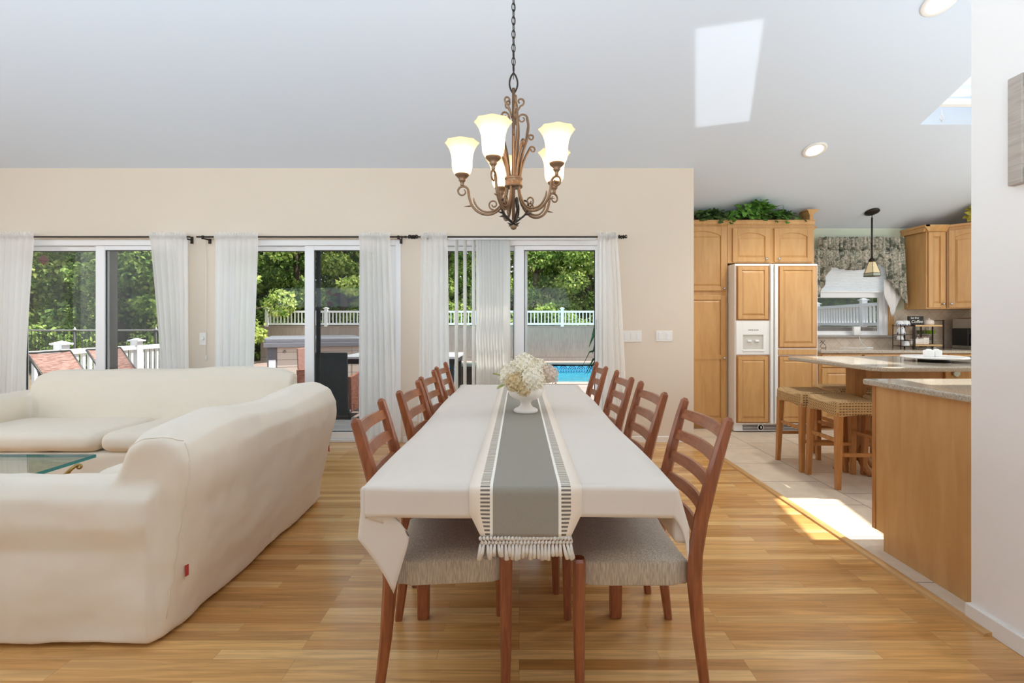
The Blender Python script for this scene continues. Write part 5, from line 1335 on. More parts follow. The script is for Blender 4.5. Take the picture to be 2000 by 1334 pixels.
# two tier shelf
M['pine'] = wood('light_wood', s2l(206, 166, 112), s2l(224, 188, 136), 'x', .5, 6)
sh = thing('coffee_shelf', 'two tier light wood shelf with black metal ends on the counter', 'shelf', (sx2(935), YS, ZB))
a, b_ = sx2(628), sx2(1245)
build(MB().box(a, b_, YS-.07, YS+.07, sz2(842), sz2(805)), 'shelf_board', M['pine'], sh, bevel=.002)
build(MB().box(a, b_, YS-.07, YS+.07, sz2(420), sz2(385)), 'shelf_board', M['pine'], sh, bevel=.002)
for x in (a, b_):
    q = MB()
    for y in (YS-.075, YS+.075): q.box(x-.006, x+.006, y-.005, y+.005, ZB, sz2(275 if x == b_ else 385))
    q.box(x-.006, x+.006, YS-.075, YS+.075, sz2(300 if x == b_ else 395), sz2(285 if x == b_ else 383)); build(q, 'end_frame', M['iron'], sh)
build(MB().box(sx2(952), sx2(972), YS+.05, YS+.06, sz2(805), sz2(420)), 'back_post', M['iron'], sh)
# coffee sign with lettering
M['chalk'] = mat('black_sign', (.012, .010, .010), .6); M['letter'] = mat('white_paint', (.85, .85, .82), .6)
sg = thing('coffee_sign', 'black wooden sign reading but first Coffee on the upper shelf', 'sign', (sx2(775), YS+.02, sz2(384)))
build(MB().box(sx2(608), sx2(932), YS+.0, YS+.022, sz2(384), sz2(195)), 'board', M['chalk'], sg, bevel=.001)
def text(s_, size, x, y, z, name, par, m, sh_=.2):
    cu = bpy.data.curves.new(name, 'FONT'); cu.body = s_; cu.size = size; cu.align_x = 'CENTER'; cu.extrude = .0006; cu.shear = sh_; cu.offset = .0004
    tmp = bpy.data.objects.new(name, cu); col.objects.link(tmp); bpy.context.view_layer.update()
    me = bpy.data.meshes.new_from_object(tmp.evaluated_get(bpy.context.evaluated_depsgraph_get())); bpy.data.objects.remove(tmp)
    me.materials.clear(); me.materials.append(m); o = bpy.data.objects.new(name, me); col.objects.link(o); o.parent = par
    o.location = Vector((x, y, z))-par.location; o.rotation_euler = (pi/2, 0, 0); return o
text('but first', .030, sx2(740), YS-.001, sz2(250), 'lettering', sg, M['letter'])
text('Coffee', .050, sx2(785), YS-.001, sz2(342), 'lettering', sg, M['letter'])
def jar(name, x, z, r, h, label, cat, lid=True, square=False):
    t = thing(name, label, cat, (x, YS, z)); q = MB()
    if square: rbox(q, x-r, x+r, YS-.03, YS+.03, z, z+h, .006, 3)
    else: q.lathe([(r*.85, 0), (r, h*.15), (r, h*.85), (r*.94, h)], 26, (x, YS, z))
    build(q, 'body', M['ceramic'], t)
    if lid:
        q = MB().lathe([(r*.96, h), (r*.96, h+.006), (r*.6, h+.016), (.008, h+.02), (.010, h+.032), (.001, h+.036)], 22, (x, YS, z)) if not square else MB().box(x-r*.9, x+r*.9, YS-.028, YS+.028, z+h, z+h+.008).ball((x, YS, z+h+.016), .010)
        build(q, 'lid', M['ceramic'], t)
jar('sugar_bowl', sx2(1045), sz2(384), .050, .045, 'white lidded bowl on the upper shelf beside the coffee sign', 'bowl')
jar('butter_dish', sx2(795), sz2(804), .052, .058, 'white lidded dish with a knob on the lower shelf', 'dish', True, True)
jar('canister', sx2(950), sz2(804), .034, .078, 'plain white square canister at the middle of the lower shelf', 'canister', False, True)
jar('canister', sx2(648), sz2(804), .014, .056, 'slim white canister at the end of the lower shelf', 'canister', False, True)
# pod carousel
M['clear'] = glass('clear_plastic', (.95, .95, .95), .8)
pr_ = thing('pod_rack', 'clear rack of coffee pods standing behind the shelf end', 'rack', (sx2(1180), YS+.13, ZB))
for z in (sz2(590), sz2(720)): build(MB().box(sx2(985), sx2(1385), YS+.09, YS+.17, z-.003, z), 'rack_shelf', M['white'], pr_)
build(MB().box(sx2(1050), sx2(1080), YS+.16, YS+.17, ZB, sz2(430)).box(sx2(1300), sx2(1330), YS+.16, YS+.17, ZB, sz2(430)).box(sx2(1030), sx2(1350), YS+.09, YS+.17, ZB, ZB+.01), 'stand', M['white'], pr_)
pods = [(1035, 588, (112, 122, 78)), (1115, 588, (120, 128, 84)), (1190, 588, (110, 140, 40)), (1260, 588, (150, 182, 50)), (1330, 588, (166, 196, 62)),
        (1040, 718, (196, 170, 150)), (1130, 718, (212, 196, 180)), (1225, 718, (200, 186, 176)), (1320, 718, (206, 188, 170)), (1075, 842, (110, 74, 66)), (1150, 842, (126, 90, 80)), (1320, 842, (196, 160, 118))]
nm_ = ['closest to the coffee sign', 'second from the coffee sign', 'third from the coffee sign', 'fourth from the coffee sign', 'closest to the coffee maker']
for k, (c, z, rgb) in enumerate(pods):
    row = 'top' if k < 5 else 'middle' if k < 9 else 'bottom'; hue = 'green' if k < 5 else 'beige' if k < 9 else 'brown'
    i = k if k < 5 else k-5 if k < 9 else k-9
    pos = nm_[i] if not (k in (8, 11)) else nm_[4]
    zz_ = sz2(z) if z < 800 else ZB+.011
    o = build(MB().lathe([(.020, 0), (.026, .040), (.028, .042), (.028, .046)], 16, (sx2(c), YS+.125, zz_)), 'coffee_pod', mat('pod_%d' % k, s2l(*rgb), .5), loc=(sx2(c), YS+.125, zz_))
    tag(o, '%s coffee pod in the %s row of the pod rack, %s' % (hue, row, pos), 'coffee pod', 'coffee pods in the clear rack')
# coffee maker
cmx0, cmx1 = sx2(1715), sx2(2080); cy0, cy1 = YS-.16, YS+.10
cmk = thing('coffee_maker', 'steel and black coffee maker under the corner cabinet', 'coffee maker', ((cmx0+cmx1)/2, YS, ZB))
build(MB().box(cmx0, cmx1, cy0, cy1, sz2(465), sz2(232)), 'brew_head', M['chrome'], cmk, bevel=.012)
build(MB().box(cmx0+.005, cmx1-.005, cy0+.14, cy1, ZB, sz2(465)).box(cmx0, cmx0+.018, cy0+.06, cy1, ZB, sz2(465)), 'back_column', M['black'], cmk)
build(MB().box(cmx0-.004, cmx1, cy0, cy1, ZB, ZB+.038), 'base_plate', M['chrome'], cmk, bevel=.006)
build(MB().lathe([(.060, ZB+.04), (.075, ZB+.08), (.070, ZB+.14), (.048, ZB+.165), (.050, ZB+.172)], 24, ((cmx0+cmx1)/2, cy0+.075, 0)), 'carafe', M['black'], cmk)
build(MB().lathe([(.05, ZB+.166), (.05, ZB+.178), (.02, ZB+.182)], 20, ((cmx0+cmx1)/2, cy0+.075, 0)), 'carafe_lid', M['chrome'], cmk)
build(MB().box(cmx0+.06, cmx1-.06, cy0-.002, cy0+.001, sz2(360), sz2(290)), 'display', M['black'], cmk)
# small appliance on the sill with its cord
nl = thing('sill_box', 'small white plastic box on the window sill with a white cord', 'device', (WX(1672, 5.88), 5.88, 1.056))
q = MB(); rbox(q, WX(1666, 5.88), WX(1679.5, 5.88), 5.865, 5.895, 1.056, 1.165, .006, 3); build(q, 'body', M['white'], nl)
w5 = lambda px, py, Y: (WX(px, Y), Y, WZ(py, Y))
build(MB().tube([w5(1678, 657, 5.85), w5(1679, 662, 5.83), w5(1683, 669, 5.82), w5(1688, 674, 5.81), w5(1692, 678, 5.80), (WX(1697, 5.78), 5.78, ZB+.004), (WX(1640, 5.76), 5.76, ZB+.004)], .0035, 6), 'cord', M['white'], nl)
build(MB().box(WX(1692, 5.79), WX(1704, 5.79), 5.775, 5.80, ZB, ZB+.012), 'plug', M['white'], nl, bevel=.002)
q = MB()
q.tube([w5(1601, 671, 5.8), w5(1606, 666, 5.8), w5(1611, 665, 5.8), w5(1607, 670, 5.8), w5(1602, 676, 5.8), w5(1605, 680, 5.79), w5(1613, 679, 5.79), w5(1613, 675, 5.79), (WX(1613, 5.78), 5.78, ZB)], .003, 6)
q.tube([w5(1603, 665, 5.8), w5(1608, 670, 5.8), w5(1612, 674, 5.8)], .003, 6)
tag(build(q, 'wire_holder', M['iron'], loc=(WX(1606, 5.8), 5.8, ZB)), 'bent black wire holder on the counter next to the refrigerator', 'holder')

# ivy on the tall cabinets
M['ivy'] = leafmat('ivy_leaf', s2l(54, 84, 48), s2l(120, 150, 88), 9, .15); M['ivy2'] = leafmat('ivy_leaf_fresh', s2l(56, 112, 46), s2l(136, 180, 88), 10, .15)
M['yellow'] = leafmat('yellow_leaf', s2l(168, 160, 60), s2l(222, 206, 96), 10, .2); M['vine'] = mat('vine_stem', s2l(84, 66, 44), .7)
def ivy_leaf(mb, p, d, up, s_):
    p = Vector(p); d = Vector(d).normalized(); u = Vector(up); sd_ = d.cross(u)
    if sd_.length < .05: sd_ = d.orthogonal()
    sd_.normalize(); n_ = sd_.cross(d)
    out = [(-.1, .0), (-.06, .42), (.22, .62), (.42, .40), (.66, .44), (1.0, 0)]
    pts = [p+d*s_*a+sd_*s_*b_*.9+n_*s_*(.16*abs(b_)-.12*max(0, a)**2) for a, b_ in out]+[p+d*s_*a-sd_*s_*b_*.9+n_*s_*(.16*abs(b_)-.12*max(0, a)**2) for a, b_ in out[1:-1]]
    c = len(mb.v); mb.add(pts+[p+d*s_*.35], [(10, 0, 1), (10, 1, 2), (10, 2, 3), (10, 3, 4), (10, 4, 5), (10, 5, 9), (10, 9, 8), (10, 8, 7), (10, 7, 6), (10, 6, 0)], True)
def ivy(name, label, base, nst, spread, hgt, seed, m, size=.06, trail=.3, rng=(0, 2*pi), lpb=6, lean=0.0):
    rr = random.Random(seed); t = thing(name, label, 'plant', base); lv, stm = MB(), MB(); B = Vector(base)
    for k in range(nst):
        a = rr.uniform(*rng); u = rr.random(); ex = spread[0]*math.cos(a)*u; ey = spread[1]*math.sin(a)*u
        hh = hgt*(1-u*.85)*rr.uniform(.5, 1.05)+.02
        ey -= lean*hh; hh = min(hh, zc(B.y+ey)-B.z-.055); end = B+Vector((ex, ey, hh)); mid = B+Vector((ex*.45, ey*.45, hh*.75+.03))
        pts = [B+Vector((ex*.05, ey*.05, .0)), mid, end]
        if u > .6 and rr.random() < trail: pts.append(end+Vector((ex*.18, -abs(ey)*.3-.03, -.07)))
        stm.tube(pts, .002, 4)
        for i in range(lpb):
            f = .25+.75*i/(lpb-1); j = min(int(f*(len(pts)-1)), len(pts)-2); ff = f*(len(pts)-1)-j
            p = pts[j].lerp(pts[j+1], ff); d = Vector((rr.uniform(-1, 1), rr.uniform(-1.2, .4), rr.uniform(-.6, .6)))
            p = p+d*.02; p.z = min(p.z, zc(p.y)-.05); p.z = max(p.z, B.z+.006) if p.y > YC-.03 else p.z
            ivy_leaf(lv, p, d, Vector((rr.uniform(-.4, .4), -.7, .8)), size*rr.uniform(.65, 1.2))
    build(lv, 'foliage', m, t); build(stm, 'stem', M['vine'], t)
ZP = 2.372
ivy('ivy_plant', 'tall bushy green ivy at the middle of the cabinet top', (2.66, 5.50, ZP), 70, (.32, .08), .30, 5, M['ivy2'], .062, .5, lean=.7)
ivy('ivy_plant', 'low dark ivy spreading along the cabinet top beside the wall corner', (2.20, 5.52, ZP), 60, (.36, .08), .14, 6, M['ivy'], .058, .4)
ivy('ivy_plant', 'low dark ivy trailing along the cabinet top toward the crown return', (3.02, 5.52, ZP), 46, (.28, .08), .10, 8, M['ivy'], .05, .5)
ivy('silk_plant', 'yellow green plant on top of the corner cabinet, cut by the wall end', (5.20, 5.40, ZU1+.046), 40, (.16, .10), .18, 11, M['yellow'], .08, .1)
# ---------------------------------------------------------------- outside: ground, decks, pool
GZ0 = -.14
M['deckgrey'] = planks('deck_grey', [s2l(84,84,86), s2l(100,98,98), s2l(92,92,94)], .14, 3.0, .6, 'x', .004, gapcol=(.02, .02, .02))
M['deckpink'] = planks('deck_pink', [s2l(150,128,120), s2l(160,138,130), s2l(142,120,112)], .14, 3.0, .7, 'x', .005, gapcol=(.2, .15, .13))
M['coping'] = mat('pool_coping', s2l(152, 138, 128), .7, noise=.12, nscale=8)
M['soil'] = mat('leaf_litter', s2l(120, 104, 82), .95, noise=.35, nscale=3)
PX0, PX1, PY0, PY1 = -2.5, 5.2, 10.95, 16.3
g = MB()
for (x0, x1, y0, y1) in ((-40, PX0-.4, 5.0, 60), (PX1+.4, 40, 5.0, 60), (PX0-.4, PX1+.4, PY1+.4, 60), (PX0-.4, PX1+.4, 5.0, PY0-.4), (-40, -6.4, -30, 5.0), (5.7, 40, -30, 5.0), (-6.4, 5.7, -30, -3.0)): g.box(x0, x1, y0, y1, -2.2, GZ0-.06)
struct(g, 'ground', M['soil'], 'ground of the back yard')
struct(MB().box(-6.7, 3.0, 5.0, 6.9, GZ0-.1, GZ0), 'floor_deck', M['deckgrey'], 'dark grey deck boards outside the doors')
d2 = MB()
for (x0, x1, y0, y1) in ((-6.7, PX1+.4, 6.9, PY0-.4), (-9.5, PX0-.4, PY0-.4, 17.0), (PX1+.4, 8.4, 6.9, 17.0)): d2.box(x0, x1, y0, y1, GZ0-.1, GZ0)
struct(d2, 'floor_patio', M['deckpink'], 'pale pinkish boards around the pool')
c_ = MB()
for (x0, x1, y0, y1) in ((PX0-.4, PX1+.4, PY0-.4, PY0), (PX0-.4, PX1+.4, PY1, PY1+.75), (PX0-.4, PX0, PY0, PY1), (PX1, PX1+.4, PY0, PY1)): c_.box(x0, x1, y0, y1, GZ0-.1, GZ0+.015)
struct(c_, 'floor_coping', M['coping'], 'pale stone coping around the pool')
def poolmat():
    m, nt, N, L, b = nmat('pool_tile_band'); t = N.new('ShaderNodeTexCoord'); sp = N.new('ShaderNodeSeparateXYZ'); L.new(t.outputs['Object'], sp.inputs[0])
    # fan motif: distance from centres repeated along x
    def mth(op, a, b_=None):
        q = N.new('ShaderNodeMath'); q.operation = op
        for i, v in enumerate((a, b_)):
            if v is None: continue
            if isinstance(v, (int, float)): q.inputs[i].default_value = v
            else: L.new(v, q.inputs[i])
        return q.outputs[0]
    fx_ = mth('SUBTRACT', mth('FRACT', mth('MULTIPLY', sp.outputs['X'], 1/.30)), .5); fx_ = mth('MULTIPLY', fx_, .30)
    zz_ = mth('SUBTRACT', sp.outputs['Z'], GZ0-.225+1.75)
    d = mth('SQRT', mth('ADD', mth('MULTIPLY', fx_, fx_), mth('MULTIPLY', zz_, zz_)))
    ringv = mth('SINE', mth('MULTIPLY', d, 2*pi/.055)); on = mth('GREATER_THAN', ringv, .1); up = mth('GREATER_THAN', zz_, 0.0); inn = mth('LESS_THAN', d, .145)
    f = mth('MULTIPLY', mth('MULTIPLY', on, up), inn)
    dash = mth('MULTIPLY', mth('GREATER_THAN', mth('FRACT', mth('MULTIPLY', sp.outputs['X'], 1/.09)), .35), mth('MULTIPLY', mth('LESS_THAN', zz_, -.03), mth('GREATER_THAN', zz_, -.06)))
    f2 = mth('MAXIMUM', f, dash)
    mx = N.new('ShaderNodeMixRGB'); mx.inputs[1].default_value = (*s2l(110, 186, 214), 1); mx.inputs[2].default_value = (*s2l(34, 74, 110), 1); L.new(f2, mx.inputs[0])
    L.new(mx.outputs[0], b.inputs['Base Color']); b.inputs['Roughness'].default_value = .2; return m
M['band'] = poolmat(); M['liner'] = mat('pool_liner', s2l(196, 240, 246), .5, noise=.12, nscale=1.2)
pb = MB()
for (x0, x1, y0, y1) in ((PX0-.05, PX1+.05, PY1, PY1+.05), (PX0-.05, PX1+.05, PY0-.05, PY0), (PX0-.05, PX0, PY0, PY1), (PX1, PX1+.05, PY0, PY1)): pb.box(x0, x1, y0, y1, -1.7, GZ0-.33)
pb.box(PX0, PX1, PY0, PY1, -1.75, -1.7)
pool = tag(thing('swimming_pool', 'blue swimming pool with patterned waterline tiles', 'pool', ((PX0+PX1)/2, (PY0+PY1)/2, -1.75)))
build(pb, 'basin', M['liner'], pool)
q = MB()
for (x0, x1, y0, y1) in ((PX0-.05, PX1+.05, PY1, PY1+.05), (PX0-.05, PX1+.05, PY0-.05, PY0), (PX0-.05, PX0, PY0, PY1), (PX1, PX1+.05, PY0, PY1)): q.box(x0, x1, y0, y1, GZ0-.33, GZ0-.05)
bo = build(q, 'tile_band', M['band'], pool); bo.location = (0, 0, 0)
def watermat():
    m, nt, N, L, b = nmat('pool_water'); N.remove(b)
    tr = N.new('ShaderNodeBsdfTransparent'); tr.inputs[0].default_value = (.80, .97, 1.0, 1); gl = N.new('ShaderNodeBsdfGlossy'); gl.inputs['Roughness'].default_value = .03
    t = N.new('ShaderNodeTexCoord'); n = N.new('ShaderNodeTexNoise'); n.inputs['Scale'].default_value = 2.5; n.inputs['Detail'].default_value = 3; L.new(t.outputs['Object'], n.inputs['Vector'])
    bp = N.new('ShaderNodeBump'); bp.inputs['Strength'].default_value = .25; bp.inputs['Distance'].default_value = .1; L.new(n.outputs['Fac'], bp.inputs['Height']); L.new(bp.outputs[0], gl.inputs['Normal'])
    fr = N.new('ShaderNodeFresnel'); fr.inputs[0].default_value = 1.33; L.new(bp.outputs[0], fr.inputs['Normal'])
    mu = N.new('ShaderNodeMath'); mu.operation = 'MULTIPLY'; mu.inputs[1].default_value = .6; L.new(fr.outputs[0], mu.inputs[0])
    mx = N.new('ShaderNodeMixShader'); L.new(mu.outputs[0], mx.inputs[0]); L.new(tr.outputs[0], mx.inputs[1]); L.new(gl.outputs[0], mx.inputs[2]); L.new(mx.outputs[0], N['Material Output'].inputs[0]); return m
build(MB().box(PX0, PX1, PY0, PY1, GZ0-.31, GZ0-.30), 'water', watermat(), pool)

# ---------------------------------------------------------------- fences
M['fencewood'] = planks('fence_boards', [s2l(164,151,140), s2l(174,160,149), s2l(156,142,131)], .145, 6.0, .85, 'z', .006, gapcol=(.10, .08, .07))
YFN = 17.1
def wood_fence(a, b_, z0, z1, label):
    a = Vector((*a, 0)); b_ = Vector((*b_, 0)); L_ = (b_-a).length; ang = math.atan2(b_.y-a.y, b_.x-a.x)
    t = thing('board_fence', label, 'fence', a, ang)
    build(MB().box(0, L_, -.02, .02, z0, z1), 'boards', M['fencewood'], t, local=True)
    build(MB().box(0, L_, -.05, .05, z1, z1+.03), 'cap_rail', M['fencewood'], t, local=True)
wood_fence((-9.2, YFN), (8.3, YFN), GZ0-.06, 1.10, 'tan wooden board fence behind the pool')
wood_fence((8.3, YFN), (7.2, 8.6), GZ0-.06, 1.10, 'grey board fence seen through the kitchen window')
def railing(a, b_, z0, z1, n, label, group, pw=.11, bw=.038, post0=True, post1=False, rail=.07, drop=.06):
    a = Vector((*a, 0)); b_ = Vector((*b_, 0)); L_ = (b_-a).length; ang = math.atan2(b_.y-a.y, b_.x-a.x)
    t = thing('picket_railing', label, 'railing', a, ang, group)
    for on, x in ((post0, 0), (post1, L_)):
        if not on: continue
        p = build(MB().box(x-pw/2, x+pw/2, -pw/2, pw/2, z0-drop, z1+.07), 'post', M['vinyl'], t, local=True)
        build(MB().box(x-pw*.75, x+pw*.75, -pw*.75, pw*.75, z1+.07, z1+.095).loft([[(x+s_*pw*.6*i, s_*pw*.6*j, z) for i, j in ((-1,-1),(1,-1),(1,1),(-1,1))] for z, s_ in ((z1+.095, 1), (z1+.125, .1))]), 'post_cap', M['vinyl'], p, local=True)
    build(MB().box(pw/2, L_-pw/2, -.045, .045, z1-rail, z1), 'top_rail', M['vinyl'], t, local=True)
    build(MB().box(pw/2, L_-pw/2, -.035, .035, z0, z0+rail), 'bottom_rail', M['vinyl'], t, local=True)
    for k in range(n):
        x = pw/2+(L_-pw)*(k+.5)/n; build(MB().box(x-bw/2, x+bw/2, -.019, .019, z0+rail, z1-rail), 'picket', M['vinyl'], t, local=True)
x0 = WX(522, YFN); step = 2.1
lbs = ['white picket railing section above the hot tub', 'white picket railing section seen above the black patio chair back', 'white picket railing section seen through the sheer by the grey door handle',
       'white picket railing section behind the wall between patio door and blinds', 'white picket railing section seen between the vertical blind vanes', 'white picket railing section above the tan fence, just behind the flowers',
       'white picket railing section above the tan fence, beside the dark palm leaves']
for k, lb in enumerate(lbs): railing((x0+step*k, YFN), (x0+step*(k+1), YFN), 1.15, 1.66, 16, lb, 'white railing above the board fence', post1=(k == 6))
kp = [(8.45, 15.6), (8.19, 13.2), (7.92, 11.05), (7.62, 8.7)]
kl = ['white picket railing section farthest back in the kitchen window', 'white picket railing section across the middle of the kitchen window', 'white picket railing section ending at the window casing']
for k in range(3): railing(kp[k], kp[k+1], 1.15, 1.66, 16, kl[k], 'white railing seen from the kitchen', post1=(k == 2))
DL = [(5.3, 6.82), (6.82, 8.16), (8.16, 9.5)]
dl = ['white deck railing section beside the sheer at the outer door edge', 'white deck railing section behind the two sun loungers', 'white deck railing section ending behind the sheer near the wall dial']
for k, (ya, yb2) in enumerate(DL): railing((-6.5, ya), (-6.5, yb2), GZ0+.08, .83, 11, dl[k], 'white railing of the deck', .12, .045, post1=(k == 2), drop=.09)

# chain link fence
CLY = 12.0; cl = thing('chainlink_fence', 'black chain link fence behind the white deck railing', 'fence', (-10.5, CLY, GZ0))
M['galv'] = mat('galvanised_rail', s2l(150, 150, 148), .45, .6); M['wireblk'] = mat('vinyl_coated_wire', (.02, .02, .02), .5)
xa, xb2, zt_ = -15.0, -7.0, WZ(646, CLY)
q = MB(); s_ = .09; n = int((xb2-xa)/s_); nz = int((zt_+.7)/s_)
for k in range(n):
    for d in (0, 1):
        pts = [(xa+k*s_+(s_/2 if (j+d) % 2 else 0), CLY+(.004 if d else -.004), zt_-j*s_/1.6) for j in range(int((zt_-GZ0+.3)/(s_/1.6)))]
        q.tube(pts, .0065, 3, cap=False)
build(q, 'wire_mesh', M['wireblk'], cl)
build(MB().cyl((xa, CLY, zt_+.01), (xb2, CLY, zt_+.01), .022, 10), 'top_rail', M['galv'], cl)
for px in (-13.1, WX(146, CLY), WX(305, CLY), -7.0):
    po = build(MB().cyl((px, CLY, -.4), (px, CLY, zt_), .035, 10), 'post', M['wireblk'], cl)
    build(MB().lathe([(.045, 0), (.045, .03), (.02, .06), (.012, .09), (.001, .1)], 12, (px, CLY, zt_)), 'post_cap', M['galv'], po)

# ---------------------------------------------------------------- deck furniture
def slingmat(name, c1, c2, k=90):
    m, nt, N, L, b = nmat(name); t = N.new('ShaderNodeTexCoord'); w = N.new('ShaderNodeTexNoise'); w.inputs['Scale'].default_value = k; w.inputs['Detail'].default_value = 2
    mp = N.new('ShaderNodeMapping'); mp.inputs['Scale'].default_value = (1, .12, 1); L.new(t.outputs['Object'], mp.inputs['Vector']); L.new(mp.outputs[0], w.inputs['Vector'])
    r = N.new('ShaderNodeValToRGB'); r.color_ramp.elements[0].position = .35; r.color_ramp.elements[1].position = .65; r.color_ramp.elements[0].color = (*c1, 1); r.color_ramp.elements[1].color = (*c2, 1)
    L.new(w.outputs['Fac'], r.inputs[0]); L.new(r.outputs[0], b.inputs['Base Color']); b.inputs['Roughness'].default_value = .75; return m
M['sling'] = slingmat('brown_wicker_sling', s2l(112, 76, 68), s2l(168, 130, 118)); M['wicker'] = slingmat('red_brown_wicker', s2l(96, 56, 44), s2l(164, 108, 88), 120)
M['meshblk'] = mat('black_sling', (.035, .04, .04), .7); M['frameblk'] = mat('dark_frame', (.02, .018, .016), .45)
def lounger(x, y, label):
    t = thing('sun_lounger', label, 'lounger', (x, y, GZ0), 0, 'sun loungers on the deck')
    w = .27
    sec = [(-.02, .98), (.12, .78), (.30, .54), (.44, .36), (.55, .335), (1.0, .335), (1.5, .34)]
    mb = MB(); nn = len(sec); mb.add([(a, s_*w, z) for s_ in (-1, -.5, 0, .5, 1) for a, z in [(p[0], p[1]-(.02 if abs(s_) < .6 else 0)) for p in sec]], [(j*nn+i, j*nn+i+1, (j+1)*nn+i+1, (j+1)*nn+i) for j in range(4) for i in range(nn-1)], True)
    build(mb, 'sling', M['sling'], t, local=True, solid=.012)
    f = MB()
    for s_ in (-1, 1): f.tube([(a, s_*(w+.01), z) for a, z in sec], .014, 8)
    f.tube([(-.02, -w, .98), (-.02, w, .98)], .014, 8); f.tube([(1.5, -w, .34), (1.5, w, .34)], .014, 8)
    build(f, 'frame', M['frameblk'], t, local=True)
    for a in (.50, 1.42):
        for s_ in (-1, 1): build(MB().cyl((a, s_*w, 0), (a, s_*w, .335), .016, 8), 'leg', M['frameblk'], t, local=True)
    for s_ in (-1, 1): build(MB().tube([(.10, s_*w, .80), (.36, s_*w, .02)], .012, 8), 'back_prop', M['frameblk'], t, local=True)
    for s_ in (-1, 1): build(MB().tube([(.30, s_*w, .55), (.42, s_*(w+.02), .58), (.80, s_*(w+.02), .56), (.86, s_*(w+.02), .50), (.86, s_*w, .34)], .016, 8), 'arm_rest', M['frameblk'], t, local=True)
    return t
lounger(-5.93, 6.08, 'brown sling sun lounger nearer the house, beside the outer sheer')
lounger(-5.93, 6.88, 'brown sling sun lounger farther out, beyond the door mullion')

# red-brown ornament hanging from the eave outside the first door
ox, oy, oz = WX(85, 5.035), 5.035, 1.866
t = thing('hanging_ornament', 'small red-brown diamond shaped ornament hanging outside the glass door behind the sofa', 'ornament', (ox, oy, oz))
build(MB().lathe([(.001, -.058), (.055, 0), (.001, .058)], 4, (ox, oy, oz), smooth=False, cap0=False, cap1=False), 'body', mat('ornament_red', s2l(120, 62, 58), .6), t)
build(MB().cyl((ox, oy, oz+.055), (ox, oy, zc(oy)+.005), .0025, 6), 'string', M['frameblk'], t)
# hot tub
ht = thing('hot_tub', 'tan hot tub with grey padded cover in front of the board fence', 'hot tub', (-5.15, 12.1, GZ0), math.radians(24))
M['tubtan'] = planks('tub_panels', [s2l(196,176,164), s2l(206,186,174)], .16, 3.0, .6, 'x', .006, gapcol=(.12, .1, .09)); M['tubshade'] = mat('tub_corner_shaded', s2l(92, 92, 98), .5); M['cover'] = mat('tub_cover', s2l(112, 112, 118), .5, bump=.4, bscale=12)
def tubpanels():
    m, nt, N, L, b = nmat('tub_boards'); t = N.new('ShaderNodeTexCoord'); sp = N.new('ShaderNodeSeparateXYZ'); L.new(t.outputs['Object'], sp.inputs[0])
    a = N.new('ShaderNodeMath'); a.operation = 'MULTIPLY'; a.inputs[1].default_value = 1/.17; L.new(sp.outputs['Z'], a.inputs[0]); f = N.new('ShaderNodeMath'); f.operation = 'FRACT'; L.new(a.outputs[0], f.inputs[0])
    l = N.new('ShaderNodeMath'); l.operation = 'LESS_THAN'; l.inputs[1].default_value = .06; L.new(f.outputs[0], l.inputs[0])
    mx = N.new('ShaderNodeMixRGB'); mx.inputs[1].default_value = (*s2l(190, 178, 166), 1); mx.inputs[2].default_value = (*s2l(120, 104, 96), 1); L.new(l.outputs[0], mx.inputs[0]); L.new(mx.outputs[0], b.inputs['Base Color']); b.inputs['Roughness'].default_value = .6; return m
M['tubtan'] = tubpanels()
h = 1.0
build(MB().box(-h+.02, h-.02, -h+.02, h-.02, .04, .84), 'cabinet', M['tubtan'], ht, local=True)
for sx_ in (-1, 1):
    for sy_ in (-1, 1):
        build(MB().box(min(sx_*h, sx_*(h-.2)), max(sx_*h, sx_*(h-.2)), min(sy_*h, sy_*(h-.2)), max(sy_*h, sy_*(h-.2)), .0, .85), 'corner_panel', M['tubshade'] if sx_ < 0 else M['tubtan'], ht, local=True, bevel=.02)  # grey corners on one side: their shade is put in the colour
build(MB().box(-h-.02, h+.02, -h-.02, h+.02, .0, .04), 'plinth', M['frameblk'], ht, local=True)
q = MB(); rbox(q, -h-.06, h+.06, -h-.06, h+.06, .84, 1.02, .05, 4); co = build(q, 'cover', M['cover'], ht, local=True)
build(MB().box(-h-.075, h+.075, -h-.075, h+.075, .80, .90), 'skirt', M['cover'], co, local=True, bevel=.01)
build(MB().box(-h-.003, -h+.001, -h+.03, -h+.17, .40, .62), 'warning_label', mat('white_label', s2l(230, 230, 232), .6), ht, local=True)
build(MB().box(-h+.03, -h+.17, -h-.003, -h+.001, .34, .52), 'warning_label', mat('white_label_front', s2l(226, 226, 230), .6), ht, local=True)
for k, z in enumerate((.28, .70)): build(MB().cyl((-h+.35, -h+.0, z), (-h+.35, -h-.0+.01, z), .03, 12), 'lock', M['pewter'], ht, local=True)

